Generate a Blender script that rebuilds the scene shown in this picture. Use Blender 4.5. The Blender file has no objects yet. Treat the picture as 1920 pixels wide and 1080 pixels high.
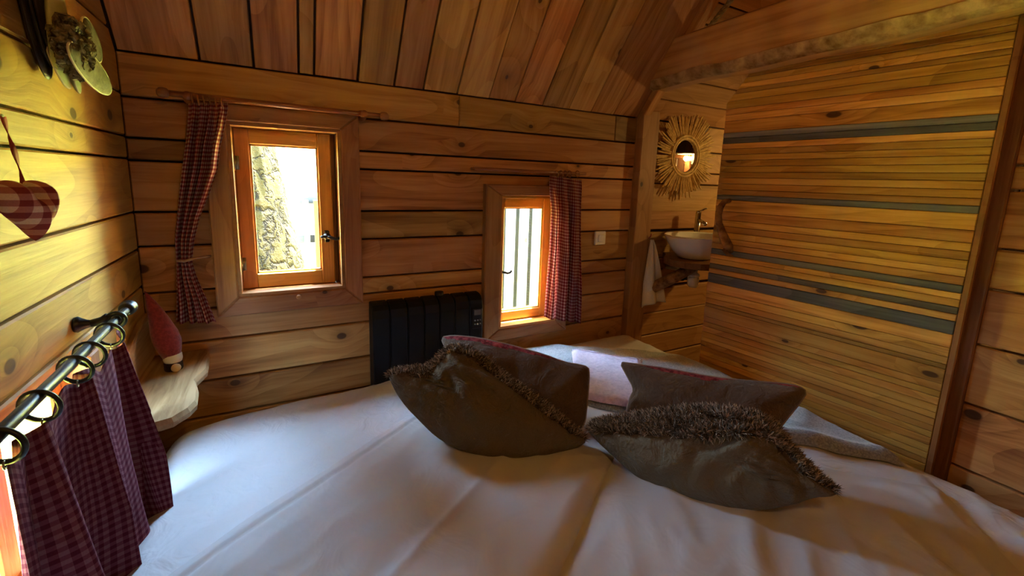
import bpy, math, random
import numpy as np
from mathutils import Vector, Matrix, noise as mn

random.seed(7)
scene = bpy.context.scene
COL = scene.collection

# ------------------------------------------------------------------ camera
YAW, PITCH, ROLL = math.radians(28.593), math.radians(9.4946), math.radians(-1.823)
FPX, CXP, CYP = 809.62, 960.0, 474.85          # focal length and principal point in 1920x1080 pixels


def _cam_axes():
    cy, sy = math.cos(YAW), math.sin(YAW)
    f = np.array([sy * math.cos(PITCH), cy * math.cos(PITCH), -math.sin(PITCH)])
    r = np.array([cy, -sy, 0.0])
    d = np.cross(f, r)
    c, s = math.cos(ROLL), math.sin(ROLL)
    return c * r + s * d, -s * r + c * d, f


CR, CD, CF = _cam_axes()
camd = bpy.data.cameras.new('camera')
cam = bpy.data.objects.new('camera', camd)
COL.objects.link(cam)
cam.matrix_world = Matrix(((CR[0], -CD[0], -CF[0], 0), (CR[1], -CD[1], -CF[1], 0), (CR[2], -CD[2], -CF[2], 0), (0, 0, 0, 1)))
camd.sensor_width = 36.0
camd.lens = FPX / 1920 * 36.0
camd.shift_x = -(CXP - 960) / 1920
camd.shift_y = (CYP - 540) / 1920
camd.clip_start = 0.02
scene.camera = cam


def ray(px, py):
    return CR * ((px - CXP) / FPX) + CD * ((py - CYP) / FPX) + CF


def on(px, py, ax, val):
    d = ray(px, py)
    return d * (val / d[ax])


def onpl(px, py, P0, n):
    d = ray(px, py)
    return d * (np.dot(P0, n) / np.dot(d, n))


# ------------------------------------------------------------------ sky, sun, exposure
world = bpy.data.worlds.new('sky')
scene.world = world
world.use_nodes = True
wn = world.node_tree.nodes
bg = wn['Background']
bg.inputs['Color'].default_value = (0.45, 0.69, 1.0, 1)
bg.inputs['Strength'].default_value = 24.0
sun = bpy.data.lights.new('sun', 'SUN')
sun.energy = 90.0
sun.color = (1.0, 0.93, 0.78)
sun.angle = math.radians(0.6)
suno = bpy.data.objects.new('sun', sun)
COL.objects.link(suno)
SUN_FROM = Vector((0.16, 0.27, 0.95)).normalized()      # towards the sun
suno.rotation_euler = SUN_FROM.to_track_quat('Z', 'Y').to_euler()
suno.location = (3, 6, 9)
scene.view_settings.view_transform = 'Standard'
scene.view_settings.look = 'None'
scene.view_settings.gamma = 1.0
scene.view_settings.use_curve_mapping = False
scene.view_settings.exposure = 2.12
# sampling guides at the three window openings (portals give off no light themselves)
for pn, loc, rot, sx_, sy_ in (('window_portal', (.043, 2.12, -.14), (math.radians(-90), 0, 0), .37, .63),
                               ('window_portal', (1.127, 2.12, -.41), (math.radians(-90), 0, 0), .34, .66),
                               ('window_portal', (-.56, 1.07, -.65), (0, math.radians(-90), 0), .41, .62)):
    pl_ = bpy.data.lights.new(pn, 'AREA')
    pl_.shape = 'RECTANGLE'
    pl_.size, pl_.size_y = sx_, sy_
    pl_.cycles.is_portal = True
    po_ = bpy.data.objects.new(pn, pl_)
    COL.objects.link(po_)
    po_.location, po_.rotation_euler = loc, rot
scene.cycles.max_bounces = 12
scene.cycles.diffuse_bounces = 7
scene.cycles.transparent_max_bounces = 16

# ------------------------------------------------------------------ dimensions (metres, camera at the origin)
D = 1.90                     # back wall
XL = -0.431                  # left wall
XR = 2.033                   # right wall
XB = 3.20                    # far wall of the washroom
YF = -1.20                   # wall behind the camera
ZF = -1.42                   # floor
ZJ = 0.375                   # back wall meets the roof slope
TS = math.tan(math.radians(51.7))
YRIDGE = 0.35
ZRIDGE = ZJ + TS * (D - YRIDGE)
YBF = 0.42                   # near wall of the washroom
ZB = -0.884                  # bed top


def slope_z(y):
    return ZJ + TS * (D - y) if y >= YRIDGE else ZRIDGE - (ZRIDGE - ZJ) * (YRIDGE - y) / (YRIDGE - YF)


# ------------------------------------------------------------------ material helpers
class NT:
    def __init__(s, name):
        s.m = bpy.data.materials.new(name)
        s.m.use_nodes = True
        s.t = s.m.node_tree
        s.b = s.t.nodes['Principled BSDF']
        s.out = s.t.nodes['Material Output']

    def n(s, typ, **kw):
        nd = s.t.nodes.new(typ)
        for k, v in kw.items():
            if k.startswith('i_'):
                nd.inputs[k[2:].replace('_', ' ')].default_value = v
            else:
                setattr(nd, k, v)
        return nd

    def l(s, a, b):
        s.t.links.new(a, b)

    def math(s, op, a, b=None, c=None, clamp=False):
        nd = s.n('ShaderNodeMath', operation=op, use_clamp=clamp)
        for i, v in enumerate((a, b, c)):
            if v is None:
                continue
            if isinstance(v, (int, float)):
                nd.inputs[i].default_value = v
            else:
                s.l(v, nd.inputs[i])
        return nd.outputs[0]

    def mix(s, fac, a, b, blend='MIX'):
        nd = s.n('ShaderNodeMix', data_type='RGBA', blend_type=blend)
        for sock, v in ((nd.inputs[0], fac), (nd.inputs[6], a), (nd.inputs[7], b)):
            if isinstance(v, (int, float)):
                sock.default_value = v
            elif isinstance(v, tuple):
                sock.default_value = v if len(v) == 4 else (*v, 1)
            else:
                s.l(v, sock)
        return nd.outputs[2]

    def vec(s, x, y, z):
        nd = s.n('ShaderNodeCombineXYZ')
        for i, v in enumerate((x, y, z)):
            if isinstance(v, (int, float)):
                nd.inputs[i].default_value = v
            else:
                s.l(v, nd.inputs[i])
        return nd.outputs[0]

    def noise(s, vec, scale=1, detail=3, rough=.5, dist=0):
        nd = s.n('ShaderNodeTexNoise')
        s.l(vec, nd.inputs['Vector'])
        nd.inputs['Scale'].default_value = scale
        nd.inputs['Detail'].default_value = detail
        nd.inputs['Roughness'].default_value = rough
        nd.inputs['Distortion'].default_value = dist
        return nd.outputs[0]

    def ramp(s, fac, stops):
        nd = s.n('ShaderNodeValToRGB')
        e = nd.color_ramp.elements
        while len(e) < len(stops):
            e.new(0.5)
        for el, (p, c) in zip(e, stops):
            el.position = p
            el.color = (*c, 1) if len(c) == 3 else c
        s.l(fac, nd.inputs[0])
        return nd.outputs[0]

    def bump(s, h, strength=.3, dist=.01):
        nd = s.n('ShaderNodeBump')
        nd.inputs['Strength'].default_value = strength
        nd.inputs['Distance'].default_value = dist
        s.l(h, nd.inputs['Height'])
        s.l(nd.outputs[0], s.b.inputs['Normal'])
        return nd

    def base(s, c):
        if isinstance(c, tuple):
            s.b.inputs['Base Color'].default_value = (*c, 1)
        else:
            s.l(c, s.b.inputs['Base Color'])

    def set(s, **kw):
        for k, v in kw.items():
            s.b.inputs[k.replace('_', ' ')].default_value = v


def wood(name, dark, mid, light, knots=.45, var=.35, rough=.55, knot_col=(.05, .018, .006), kx=3.3, ky=4.6, grain=1.0, spec=.3):
    t = NT(name)
    oi = t.n('ShaderNodeObjectInfo')
    tc = t.n('ShaderNodeTexCoord')
    sp = t.n('ShaderNodeSeparateXYZ')
    t.l(tc.outputs['Object'], sp.inputs[0])
    rnd = oi.outputs['Random']
    x = t.math('MULTIPLY_ADD', rnd, 57.0, sp.outputs[0])
    y = t.math('MULTIPLY_ADD', rnd, 23.0, sp.outputs[1])
    z = sp.outputs[2]
    vo = t.n('ShaderNodeTexVoronoi', voronoi_dimensions='2D', feature='F1')
    t.l(t.vec(t.math('MULTIPLY', x, kx), t.math('MULTIPLY', y, ky), 0), vo.inputs['Vector'])
    vo.inputs['Scale'].default_value = 1
    d = vo.outputs['Distance']
    cs = t.n('ShaderNodeSeparateColor')
    t.l(vo.outputs['Color'], cs.inputs[0])
    gate = t.math('LESS_THAN', cs.outputs[0], knots)
    size = t.math('MULTIPLY_ADD', cs.outputs[1], .065, .03)
    w = t.math('MULTIPLY', t.math('MAXIMUM', t.math('SUBTRACT', .42, d), 0.0), gate)     # pull of the knot on the grain
    g1 = t.noise(t.vec(t.math('MULTIPLY', x, 1.6 * grain), t.math('ADD', t.math('MULTIPLY', y, 26 * grain), t.math('MULTIPLY', w, 3.0)), t.math('MULTIPLY', z, 26)), 1, 4, .6, .4)
    g2 = t.noise(t.vec(t.math('MULTIPLY', x, 5.0), t.math('ADD', t.math('MULTIPLY', y, 120), t.math('MULTIPLY', w, 9.0)), t.math('MULTIPLY', z, 90)), 1, 2, .5)
    # cathedral rings
    low = t.noise(t.vec(t.math('MULTIPLY', x, .9), t.math('MULTIPLY', y, 3.5), 3.3), 1, 1, .4)
    rings = t.math('FRACT', t.math('ADD', t.math('MULTIPLY', low, 9.0), t.math('ADD', t.math('MULTIPLY', w, 4.0), t.math('MULTIPLY', y, 9.0))))
    ringf = t.math('POWER', rings, 2.0)
    big = t.noise(t.vec(t.math('MULTIPLY', x, 1.2), t.math('MULTIPLY', y, 2.5), 7.7), 1, 2, .5)
    f = t.math('ADD', t.math('MULTIPLY', g1, .62), t.math('MULTIPLY', g2, .22))
    f = t.math('ADD', f, t.math('MULTIPLY', big, .34))
    f = t.math('SUBTRACT', f, t.math('MULTIPLY', ringf, .11))
    col = t.ramp(f, [(.37, dark), (.53, mid), (.70, light)])
    v2 = t.math('FRACT', t.math('MULTIPLY', rnd, 7.31))
    val = t.math('MULTIPLY_ADD', v2, var, 1 - var * .55)
    hs = t.n('ShaderNodeHueSaturation')
    t.l(col, hs.inputs['Color'])
    t.l(val, hs.inputs['Value'])
    hs.inputs['Saturation'].default_value = 1.0
    t.l(t.math('MULTIPLY_ADD', t.math('FRACT', t.math('MULTIPLY', rnd, 13.7)), .022, .489), hs.inputs['Hue'])
    col = t.mix(1.0, hs.outputs[0], oi.outputs['Color'], 'MULTIPLY')
    halo = t.math('MULTIPLY', t.math('MULTIPLY', t.math('SUBTRACT', 1.0, t.math('DIVIDE', d, t.math('MULTIPLY', size, 2.6)), clamp=True), gate), .55)
    col = t.mix(halo, col, tuple(c * .45 for c in dark))
    core = t.math('MULTIPLY', t.math('MULTIPLY', t.math('SUBTRACT', t.math('DIVIDE', size, t.math('MAXIMUM', d, .001)), 1.0), 3.0, clamp=True), gate)
    col = t.mix(t.math('MULTIPLY', core, .88), col, knot_col)
    t.base(col)
    t.set(Roughness=rough, Specular_IOR_Level=spec)
    t.bump(t.math('ADD', g2, t.math('MULTIPLY', g1, 1.5)), .22, .004)
    return t.m


def plain(name, col, rough=.5, metal=0.0, spec=.5, bump=None, sheen=0):
    t = NT(name)
    t.base(col)
    t.set(Roughness=rough, Metallic=metal, Specular_IOR_Level=spec)
    if sheen:
        t.set(Sheen_Weight=sheen)
    if bump:
        tc = t.n('ShaderNodeTexCoord')
        t.bump(t.noise(tc.outputs['Object'], bump[0], 4, .6), bump[1], bump[2])
    return t.m


def mottled(name, c1, c2, scale, rough=.8, bump=.3, detail=5, lo=.35, hi=.65, dist=.01, sheen=0):
    t = NT(name)
    tc = t.n('ShaderNodeTexCoord')
    n = t.noise(tc.outputs['Object'], scale, detail, .6)
    t.base(t.ramp(n, [(lo, c1), (hi, c2)]))
    t.set(Roughness=rough, Specular_IOR_Level=.2)
    if sheen:
        t.set(Sheen_Weight=sheen)
    t.bump(n, bump, dist)
    return t.m


def gingham(name, dark, midc, light, nu, nv, transl=.35, thr=.5):
    t = NT(name)
    uv = t.n('ShaderNodeUVMap')
    sp = t.n('ShaderNodeSeparateXYZ')
    t.l(uv.outputs[0], sp.inputs[0])
    a = t.math('GREATER_THAN', t.math('FRACT', t.math('MULTIPLY', sp.outputs[0], nu)), thr)
    b = t.math('GREATER_THAN', t.math('FRACT', t.math('MULTIPLY', sp.outputs[1], nv)), thr)
    s = t.math('MULTIPLY', t.math('ADD', a, b), .5)
    c = t.ramp(s, [(0.0, light), (.5, midc), (1.0, dark)])
    tc = t.n('ShaderNodeTexCoord')
    wv = t.noise(tc.outputs['Object'], 420, 2, .5)
    c = t.mix(t.math('MULTIPLY', wv, .35), c, (0.03, .01, .012))
    t.base(c)
    t.set(Roughness=.9, Specular_IOR_Level=.1)
    if transl:
        tr = t.n('ShaderNodeBsdfTranslucent')
        t.l(c, tr.inputs[0])
        mx = t.n('ShaderNodeMixShader')
        mx.inputs[0].default_value = transl
        t.l(t.b.outputs[0], mx.inputs[1])
        t.l(tr.outputs[0], mx.inputs[2])
        t.l(mx.outputs[0], t.out.inputs[0])
    return t.m


def glass_mat():
    t = NT('window_glass')
    tr = t.n('ShaderNodeBsdfTransparent')
    tr.inputs[0].default_value = (.95, .96, .95, 1)
    gl = t.n('ShaderNodeBsdfGlossy')
    gl.inputs['Roughness'].default_value = .02
    fr = t.n('ShaderNodeLayerWeight')
    fr.inputs[0].default_value = .5
    refl = t.math('MULTIPLY_ADD', t.math('POWER', fr.outputs['Facing'], 5.0), .9, .02)
    mx = t.n('ShaderNodeMixShader')
    t.l(refl, mx.inputs[0])
    t.l(tr.outputs[0], mx.inputs[1])
    t.l(gl.outputs[0], mx.inputs[2])
    t.l(mx.outputs[0], t.out.inputs[0])
    return t.m


M = {}
M['wall'] = wood('wall_planks', (.25, .105, .028), (.45, .218, .062), (.58, .325, .108), knots=.45)
M['wall_left'] = wood('left_wall_planks', (.30, .14, .030), (.46, .245, .056), (.57, .33, .085), knots=.36, var=.22)
M['ceiling'] = wood('ceiling_boards', (.25, .104, .028), (.46, .22, .064), (.60, .335, .115), knots=.36, var=.45, ky=4.2, kx=2.8)
M['door'] = wood('door_slats', (.34, .165, .030), (.57, .31, .064), (.72, .45, .12), knots=.36, var=.55, kx=3.0, ky=6.5, grain=1.3, rough=.42)
M['beam'] = wood('beam_timber', (.25, .115, .038), (.38, .19, .066), (.48, .26, .10), knots=.3, var=.1, grain=.6)
M['casing'] = wood('casing_timber', (.22, .088, .03), (.34, .15, .052), (.42, .205, .08), knots=.22, var=.15)
M['sash'] = wood('varnished_sash', (.43, .185, .034), (.53, .245, .05), (.61, .30, .07), knots=.0, var=.06, rough=.35, grain=1.2, spec=.5)
M['shelf'] = wood('pale_shelf_timber', (.36, .22, .10), (.50, .34, .17), (.62, .45, .25), knots=.2, var=.05)
M['dark_wood'] = wood('dark_backing', (.045, .018, .008), (.06, .024, .01), (.08, .03, .013), knots=0, var=.1)
M['pole_wood'] = wood('turned_pole', (.22, .08, .026), (.32, .13, .045), (.42, .19, .07), knots=0, var=.1, rough=.3, spec=.6)
M['floor'] = wood('floor_boards', (.16, .075, .026), (.26, .13, .05), (.36, .19, .08), knots=.3)
M['grey_slat'] = wood('weathered_grey_slat', (.085, .088, .085), (.15, .155, .15), (.25, .255, .24), knots=.3, var=.2, kx=1.6, ky=9, grain=1.2, rough=.5)
M['branch'] = mottled('peeled_branch', (.11, .045, .018), (.36, .20, .085), 22, .6, .4)
M['bark_edge'] = mottled('bark_edge', (.10, .05, .02), (.40, .27, .13), 30, .9, .8)
M['black_metal'] = plain('black_iron', (.010, .010, .011), .42, .0, .4)
M['hinge'] = plain('hinge_steel', (.30, .27, .20), .35, 1.0)
M['rad'] = plain('radiator_black', (.007, .007, .009), .5, 0, .25, (300, .05, .001))
M['rad_panel'] = plain('radiator_panel', (.009, .009, .010), .3)
M['screen'] = plain('radiator_screen', (.16, .17, .19), .25)
M['white_plastic'] = plain('white_plastic', (.78, .76, .70), .35)
M['ceramic'] = plain('white_ceramic', (.84, .83, .80), .12, 0, .6)
M['chrome'] = plain('chrome', (.62, .62, .62), .12, 1.0)
M['mirror'] = plain('mirror_glass', (.92, .92, .92), .01, 1.0)
M['twig'] = mottled('rattan_twig', (.50, .31, .10), (.80, .56, .22), 40, .6, .2)
M['glass'] = glass_mat()
M['rope'] = mottled('hemp_rope', (.22, .17, .10), (.42, .35, .23), 60, .95, .5)
M['red_felt'] = mottled('red_felt', (.17, .018, .02), (.28, .035, .036), 120, .95, .3, sheen=.3)
M['red_ribbon'] = plain('red_ribbon', (.26, .02, .012), .7)
M['gnome_white'] = plain('white_felt', (.62, .56, .46), .9)
M['log_end'] = plain('log_end', (.55, .40, .20), .8)
M['log_bark'] = mottled('log_bark', (.025, .014, .008), (.08, .045, .025), 60, .9, .5)
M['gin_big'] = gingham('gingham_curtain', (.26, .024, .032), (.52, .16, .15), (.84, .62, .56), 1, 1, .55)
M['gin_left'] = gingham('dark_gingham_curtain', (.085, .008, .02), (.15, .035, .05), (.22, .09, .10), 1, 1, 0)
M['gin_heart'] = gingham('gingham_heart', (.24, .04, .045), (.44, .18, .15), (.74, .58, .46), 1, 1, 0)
M['cord'] = plain('tieback_cord', (.40, .22, .13), .8)
M['moss'] = mottled('dried_moss', (.06, .045, .015), (.36, .31, .16), 70, .95, .8, 6, .40, .66)
M['lichen'] = mottled('pale_lichen', (.36, .38, .16), (.52, .53, .27), 18, .9, .3)
M['dark_leaf'] = plain('dark_dried_leaf', (.022, .014, .009), .4, 0, .5, (30, .4, .01))
M['pod'] = mottled('seed_pod', (.07, .048, .024), (.15, .11, .06), 35, .6, .4)
M['pod_rim'] = plain('seed_pod_rim', (.55, .47, .32), .6)
M['stitch'] = plain('white_stitch', (.75, .73, .78), .8)
M['bath_wall'] = wood('washroom_planks', (.25, .115, .03), (.38, .19, .052), (.48, .26, .085), knots=.5, var=.3)


def sheet_mat(name, col, scale=12, st=.6):
    t = NT(name)
    tc = t.n('ShaderNodeTexCoord')
    n = t.noise(tc.outputs['Object'], scale, 3, .55, 1.2)
    n2 = t.noise(tc.outputs['Object'], 600, 2, .5)
    t.base(col)
    t.set(Roughness=.75, Specular_IOR_Level=.18, Sheen_Weight=.12)
    t.bump(t.math('ADD', n, t.math('MULTIPLY', n2, .02)), st, .012)
    return t.m


M['sheet'] = sheet_mat('white_cotton_sheet', (.64, .67, .73))
M['duvet'] = sheet_mat('white_cotton_duvet', (.57, .585, .625), 7, .4)
M['throw'] = mottled('grey_wool_throw', (.20, .225, .25), (.40, .44, .48), 160, .98, .5, 4, .35, .65, .004, .4)
M['pink'] = mottled('pale_pink_fleece', (.50, .42, .55), (.66, .57, .68), 70, .98, .5, 4, .35, .65, .006, .4)


def linen(name, c1, c2):
    t = NT(name)
    tc = t.n('ShaderNodeTexCoord')
    n = t.noise(tc.outputs['Object'], 500, 2, .5)
    w = t.noise(tc.outputs['Object'], 13, 3, .6, 1.6)
    t.base(t.mix(n, c1, c2))
    t.set(Roughness=.95, Specular_IOR_Level=.06, Sheen_Weight=.1)
    w2 = t.noise(tc.outputs['Object'], 34, 3, .6, 2.2)
    t.bump(t.math('ADD', t.math('ADD', w, t.math('MULTIPLY', w2, .35)), t.math('MULTIPLY', n, .04)), .8, .022)
    return t.m


M['linen'] = linen('olive_linen', (.115, .092, .056), (.175, .14, .09))
M['taupe'] = linen('taupe_linen', (.105, .072, .050), (.155, .108, .078))
M['knit'] = mottled('red_knit', (.13, .015, .02), (.33, .055, .06), 55, .95, .9, 3, .4, .6, .01)
M['fur_base'] = mottled('fur_base', (.05, .035, .022), (.16, .115, .08), 40, 1, .8)
M['piping'] = plain('piping', (.26, .20, .16), .8)


def fur_mat():
    t = NT('fur_strands')
    at = t.n('ShaderNodeVertexColor', layer_name='shade')
    t.base(at.outputs[0])
    t.set(Roughness=.7, Specular_IOR_Level=.2)
    return t.m


M['fur'] = fur_mat()


# ------------------------------------------------------------------ mesh helpers
class MB:
    def __init__(s):
        s.v, s.f, s.mi, s.uv = [], [], [], {}

    def add(s, vs, fs, mi=0, uvs=None):
        o = len(s.v)
        s.v += [tuple(map(float, q)) for q in vs]
        for f in fs:
            s.f.append(tuple(i + o for i in f))
            s.mi.append(mi)
        if uvs is not None:
            for i, u in enumerate(uvs):
                s.uv[o + i] = u
        return o

    def box(s, c, size, rot=None, bev=.0, mi=0):
        hx, hy, hz = (q / 2 for q in size)
        b = min(bev, hx * .9, hy * .9, hz * .9)
        R = rot or Matrix.Identity(3)
        c = Vector(c)
        if b <= 0:
            vs = [Vector((sx * hx, sy * hy, sz * hz)) for sx in (-1, 1) for sy in (-1, 1) for sz in (-1, 1)]
            fs = [(0, 1, 3, 2), (4, 6, 7, 5), (0, 4, 5, 1), (2, 3, 7, 6), (0, 2, 6, 4), (1, 5, 7, 3)]
        else:
            vs, idx = [], {}
            for sx in (-1, 1):
                for sy in (-1, 1):
                    for sz in (-1, 1):
                        for a in range(3):
                            p = [sx * (hx - b), sy * (hy - b), sz * (hz - b)]
                            p[a] += (sx, sy, sz)[a] * b
                            idx[(sx, sy, sz, a)] = len(vs)
                            vs.append(Vector(p))
            fs = []
            for a in range(3):
                o1, o2 = [q for q in range(3) if q != a]
                for sg in (-1, 1):
                    loop = []
                    for (p1, p2) in ((-1, -1), (1, -1), (1, 1), (-1, 1)):
                        k = [0, 0, 0]
                        k[a], k[o1], k[o2] = sg, p1, p2
                        loop.append(idx[(*k, a)])
                    fs.append(tuple(loop))
            for a in range(3):           # edges along axis a
                o1, o2 = [q for q in range(3) if q != a]
                for p1 in (-1, 1):
                    for p2 in (-1, 1):
                        k0, k1 = [0, 0, 0], [0, 0, 0]
                        k0[a], k0[o1], k0[o2] = -1, p1, p2
                        k1[a], k1[o1], k1[o2] = 1, p1, p2
                        fs.append((idx[(*k0, o1)], idx[(*k1, o1)], idx[(*k1, o2)], idx[(*k0, o2)]))
            for sx in (-1, 1):
                for sy in (-1, 1):
                    for sz in (-1, 1):
                        fs.append(tuple(idx[(sx, sy, sz, a)] for a in range(3)))
        s.add([c + R @ q for q in vs], fs, mi)
        return s

    def tube(s, pts, rad, seg=10, mi=0, caps=True, squash=None):
        pts = [Vector(p) for p in pts]
        n = len(pts)
        rad = [rad] * n if isinstance(rad, (int, float)) else rad
        tan = [(pts[min(i + 1, n - 1)] - pts[max(i - 1, 0)]).normalized() for i in range(n)]
        ref = Vector((0, 0, 1)) if abs(tan[0].z) < .9 else Vector((1, 0, 0))
        u = tan[0].cross(ref).normalized()
        vs, fs = [], []
        for i in range(n):
            u = (u - tan[i] * u.dot(tan[i])).normalized()
            w = tan[i].cross(u)
            for k in range(seg):
                a = 2 * math.pi * k / seg
                vs.append(pts[i] + (u * math.cos(a) + w * math.sin(a)) * rad[i])
        for i in range(n - 1):
            for k in range(seg):
                k2 = (k + 1) % seg
                fs.append((i * seg + k, i * seg + k2, (i + 1) * seg + k2, (i + 1) * seg + k))
        if caps:
            fs.append(tuple(range(seg - 1, -1, -1)))
            fs.append(tuple((n - 1) * seg + k for k in range(seg)))
        s.add(vs, fs, mi)
        return s

    def lathe(s, prof, o=(0, 0, 0), ax=(0, 0, 1), seg=28, mi=0, sx=1, sy=1):
        o, ax = Vector(o), Vector(ax).normalized()
        ref = Vector((1, 0, 0)) if abs(ax.x) < .9 else Vector((0, 1, 0))
        u = (ref - ax * ref.dot(ax)).normalized()
        w = ax.cross(u)
        vs, fs = [], []
        for r, h in prof:
            for k in range(seg):
                a = 2 * math.pi * k / seg
                vs.append(o + ax * h + (u * math.cos(a) * sx + w * math.sin(a) * sy) * max(r, 1e-5))
        for i in range(len(prof) - 1):
            for k in range(seg):
                k2 = (k + 1) % seg
                fs.append((i * seg + k, i * seg + k2, (i + 1) * seg + k2, (i + 1) * seg + k))
        s.add(vs, fs, mi)
        return s

    def torus(s, c, ax, R, r, seg=20, rs=8, mi=0):
        c, ax = Vector(c), Vector(ax).normalized()
        ref = Vector((0, 0, 1)) if abs(ax.z) < .9 else Vector((1, 0, 0))
        u = (ref - ax * ref.dot(ax)).normalized()
        w = ax.cross(u)
        vs, fs = [], []
        for i in range(seg):
            a = 2 * math.pi * i / seg
            d = u * math.cos(a) + w * math.sin(a)
            for k in range(rs):
                b = 2 * math.pi * k / rs
                vs.append(c + d * (R + r * math.cos(b)) + ax * (r * math.sin(b)))
        for i in range(seg):
            for k in range(rs):
                i2, k2 = (i + 1) % seg, (k + 1) % rs
                fs.append((i * rs + k, i2 * rs + k, i2 * rs + k2, i * rs + k2))
        s.add(vs, fs, mi)
        return s

    def grid(s, fn, nu, nv, mi=0, flip=False, uvs=None):
        vs, uv = [], []
        for j in range(nv + 1):
            for i in range(nu + 1):
                vs.append(fn(i / nu, j / nv))
                uv.append(uvs(i / nu, j / nv) if uvs else (i / nu, j / nv))
        fs = []
        for j in range(nv):
            for i in range(nu):
                a = j * (nu + 1) + i
                q = (a, a + 1, a + nu + 2, a + nu + 1)
                fs.append(q[::-1] if flip else q)
        s.add(vs, fs, mi, uv)
        return s

    def obj(s, name, mats, parent=None, smooth=False, origin=None, color=None, solid=0, offset=-1):
        me = bpy.data.meshes.new(name)
        o3 = Vector(origin) if origin is not None else Vector((0, 0, 0))
        me.from_pydata([tuple(Vector(q) - o3) for q in s.v], [], s.f)
        mats = mats if isinstance(mats, (list, tuple)) else [mats]
        for m in mats:
            me.materials.append(M[m] if isinstance(m, str) else m)
        if len(mats) > 1:
            me.polygons.foreach_set('material_index', s.mi)
        if s.uv:
            ul = me.uv_layers.new(name='UVMap')
            li = np.zeros(len(me.loops), dtype=np.int32)
            me.loops.foreach_get('vertex_index', li)
            arr = np.array([s.uv.get(i, (0, 0)) for i in range(len(s.v))], dtype=np.float32)
            ul.data.foreach_set('uv', arr[li].ravel())
        if smooth:
            me.polygons.foreach_set('use_smooth', [True] * len(me.polygons))
            if smooth == 'auto':
                try:
                    me.set_sharp_from_angle(angle=math.radians(40))
                except Exception:
                    pass
        me.update()
        o = bpy.data.objects.new(name, me)
        COL.objects.link(o)
        o.location = o3
        if parent is not None:
            o.parent = parent
            o.matrix_parent_inverse = parent.matrix_world.inverted() if False else Matrix.Identity(4)
            o.location = o3 - Vector(parent.get('_at', (0, 0, 0)))
        if color:
            o.color = (*color, 1)
        if solid:
            md = o.modifiers.new('thickness', 'SOLIDIFY')
            md.thickness = solid
            md.offset = offset
        return o


def tag(o, label, cat, group=None):
    o['label'] = label
    o['category'] = cat
    if group:
        o['group'] = group
    return o


def thing(name, label, cat, at=(0, 0, 0), group=None):
    e = bpy.data.objects.new(name, None)
    COL.objects.link(e)
    e.empty_display_size = .05
    e.location = at
    e['_at'] = tuple(float(q) for q in at)
    return tag(e, label, cat, group)


def struct(name, mb, mat, label=None, smooth=False):
    o = mb.obj(name, mat, None, smooth) if mb else bpy.data.objects.new(name, None)
    if not mb:
        COL.objects.link(o)
        o.empty_display_size = .05
    o['kind'] = 'structure'
    if label:
        o['label'] = label
    return o


def inset(poly, c):
    n = len(poly)
    area = sum(poly[i][0] * poly[(i + 1) % n][1] - poly[(i + 1) % n][0] * poly[i][1] for i in range(n))
    sg = 1 if area > 0 else -1
    out = []
    for i in range(n):
        p0, p1, p2 = (Vector(poly[(i + k) % n]) for k in (-1, 0, 1))
        e1, e2 = (p1 - p0), (p2 - p1)
        if e1.length < 1e-7 or e2.length < 1e-7:
            out.append(p1)
            continue
        e1.normalize()
        e2.normalize()
        n1, n2 = Vector((-e1.y, e1.x)) * sg, Vector((-e2.y, e2.x)) * sg
        k = 1 + n1.dot(n2)
        out.append(p1 + (n1 + n2) * (c / max(k, .2)))
    return out


PN = [0]


def plank(name, parent, poly, fr, T, mat, color=None, ch=.004, jit=.0):
    """one board: poly in (length, width) coordinates of frame fr = (origin, U, V, N), front face at N*T"""
    if len(poly) < 3:
        return None
    O, U, V, N = (Vector(q) for q in fr)
    cx = sum(p[0] for p in poly) / len(poly)
    cy = sum(p[1] for p in poly) / len(poly)
    lp = [(p[0] - cx, p[1] - cy) for p in poly]
    n = len(lp)
    area = sum(lp[i][0] * lp[(i + 1) % n][1] - lp[(i + 1) % n][0] * lp[i][1] for i in range(n))
    if abs(area) < 1e-5:
        return None
    if area < 0:
        lp = lp[::-1]
    T2 = T + random.uniform(-jit, jit)
    ins = inset(lp, ch)
    vs = [(x, y, 0) for x, y in lp] + [(x, y, T2 - ch) for x, y in lp] + [(p[0], p[1], T2) for p in ins]
    fs = [tuple(range(n - 1, -1, -1)), tuple(range(2 * n, 3 * n))]
    for i in range(n):
        j = (i + 1) % n
        fs += [(i, j, n + j, n + i), (n + i, n + j, 2 * n + j, 2 * n + i)]
    me = bpy.data.meshes.new(name)
    me.from_pydata(vs, [], fs)
    me.materials.append(M[mat] if isinstance(mat, str) else mat)
    o = bpy.data.objects.new(name, me)
    COL.objects.link(o)
    p = O + U * cx + V * cy
    o.matrix_world = Matrix(((U.x, V.x, N.x, p.x), (U.y, V.y, N.y, p.y), (U.z, V.z, N.z, p.z), (0, 0, 0, 1)))
    if parent is not None:
        mw = o.matrix_world.copy()
        o.parent = parent
        at = parent.get('_at', (0, 0, 0))
        o.matrix_basis = Matrix.Translation(-Vector(at)) @ mw
    if color:
        o.color = (*color, 1)
    return o


def clip(poly, a, b, c):
    """keep a*x + b*y <= c"""
    out = []
    n = len(poly)
    for i in range(n):
        p, q = poly[i], poly[(i + 1) % n]
        dp, dq = a * p[0] + b * p[1] - c, a * q[0] + b * q[1] - c
        if dp <= 0:
            out.append(p)
        if dp * dq < 0:
            t = dp / (dp - dq)
            out.append((p[0] + (q[0] - p[0]) * t, p[1] + (q[1] - p[1]) * t))
    return out


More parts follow.
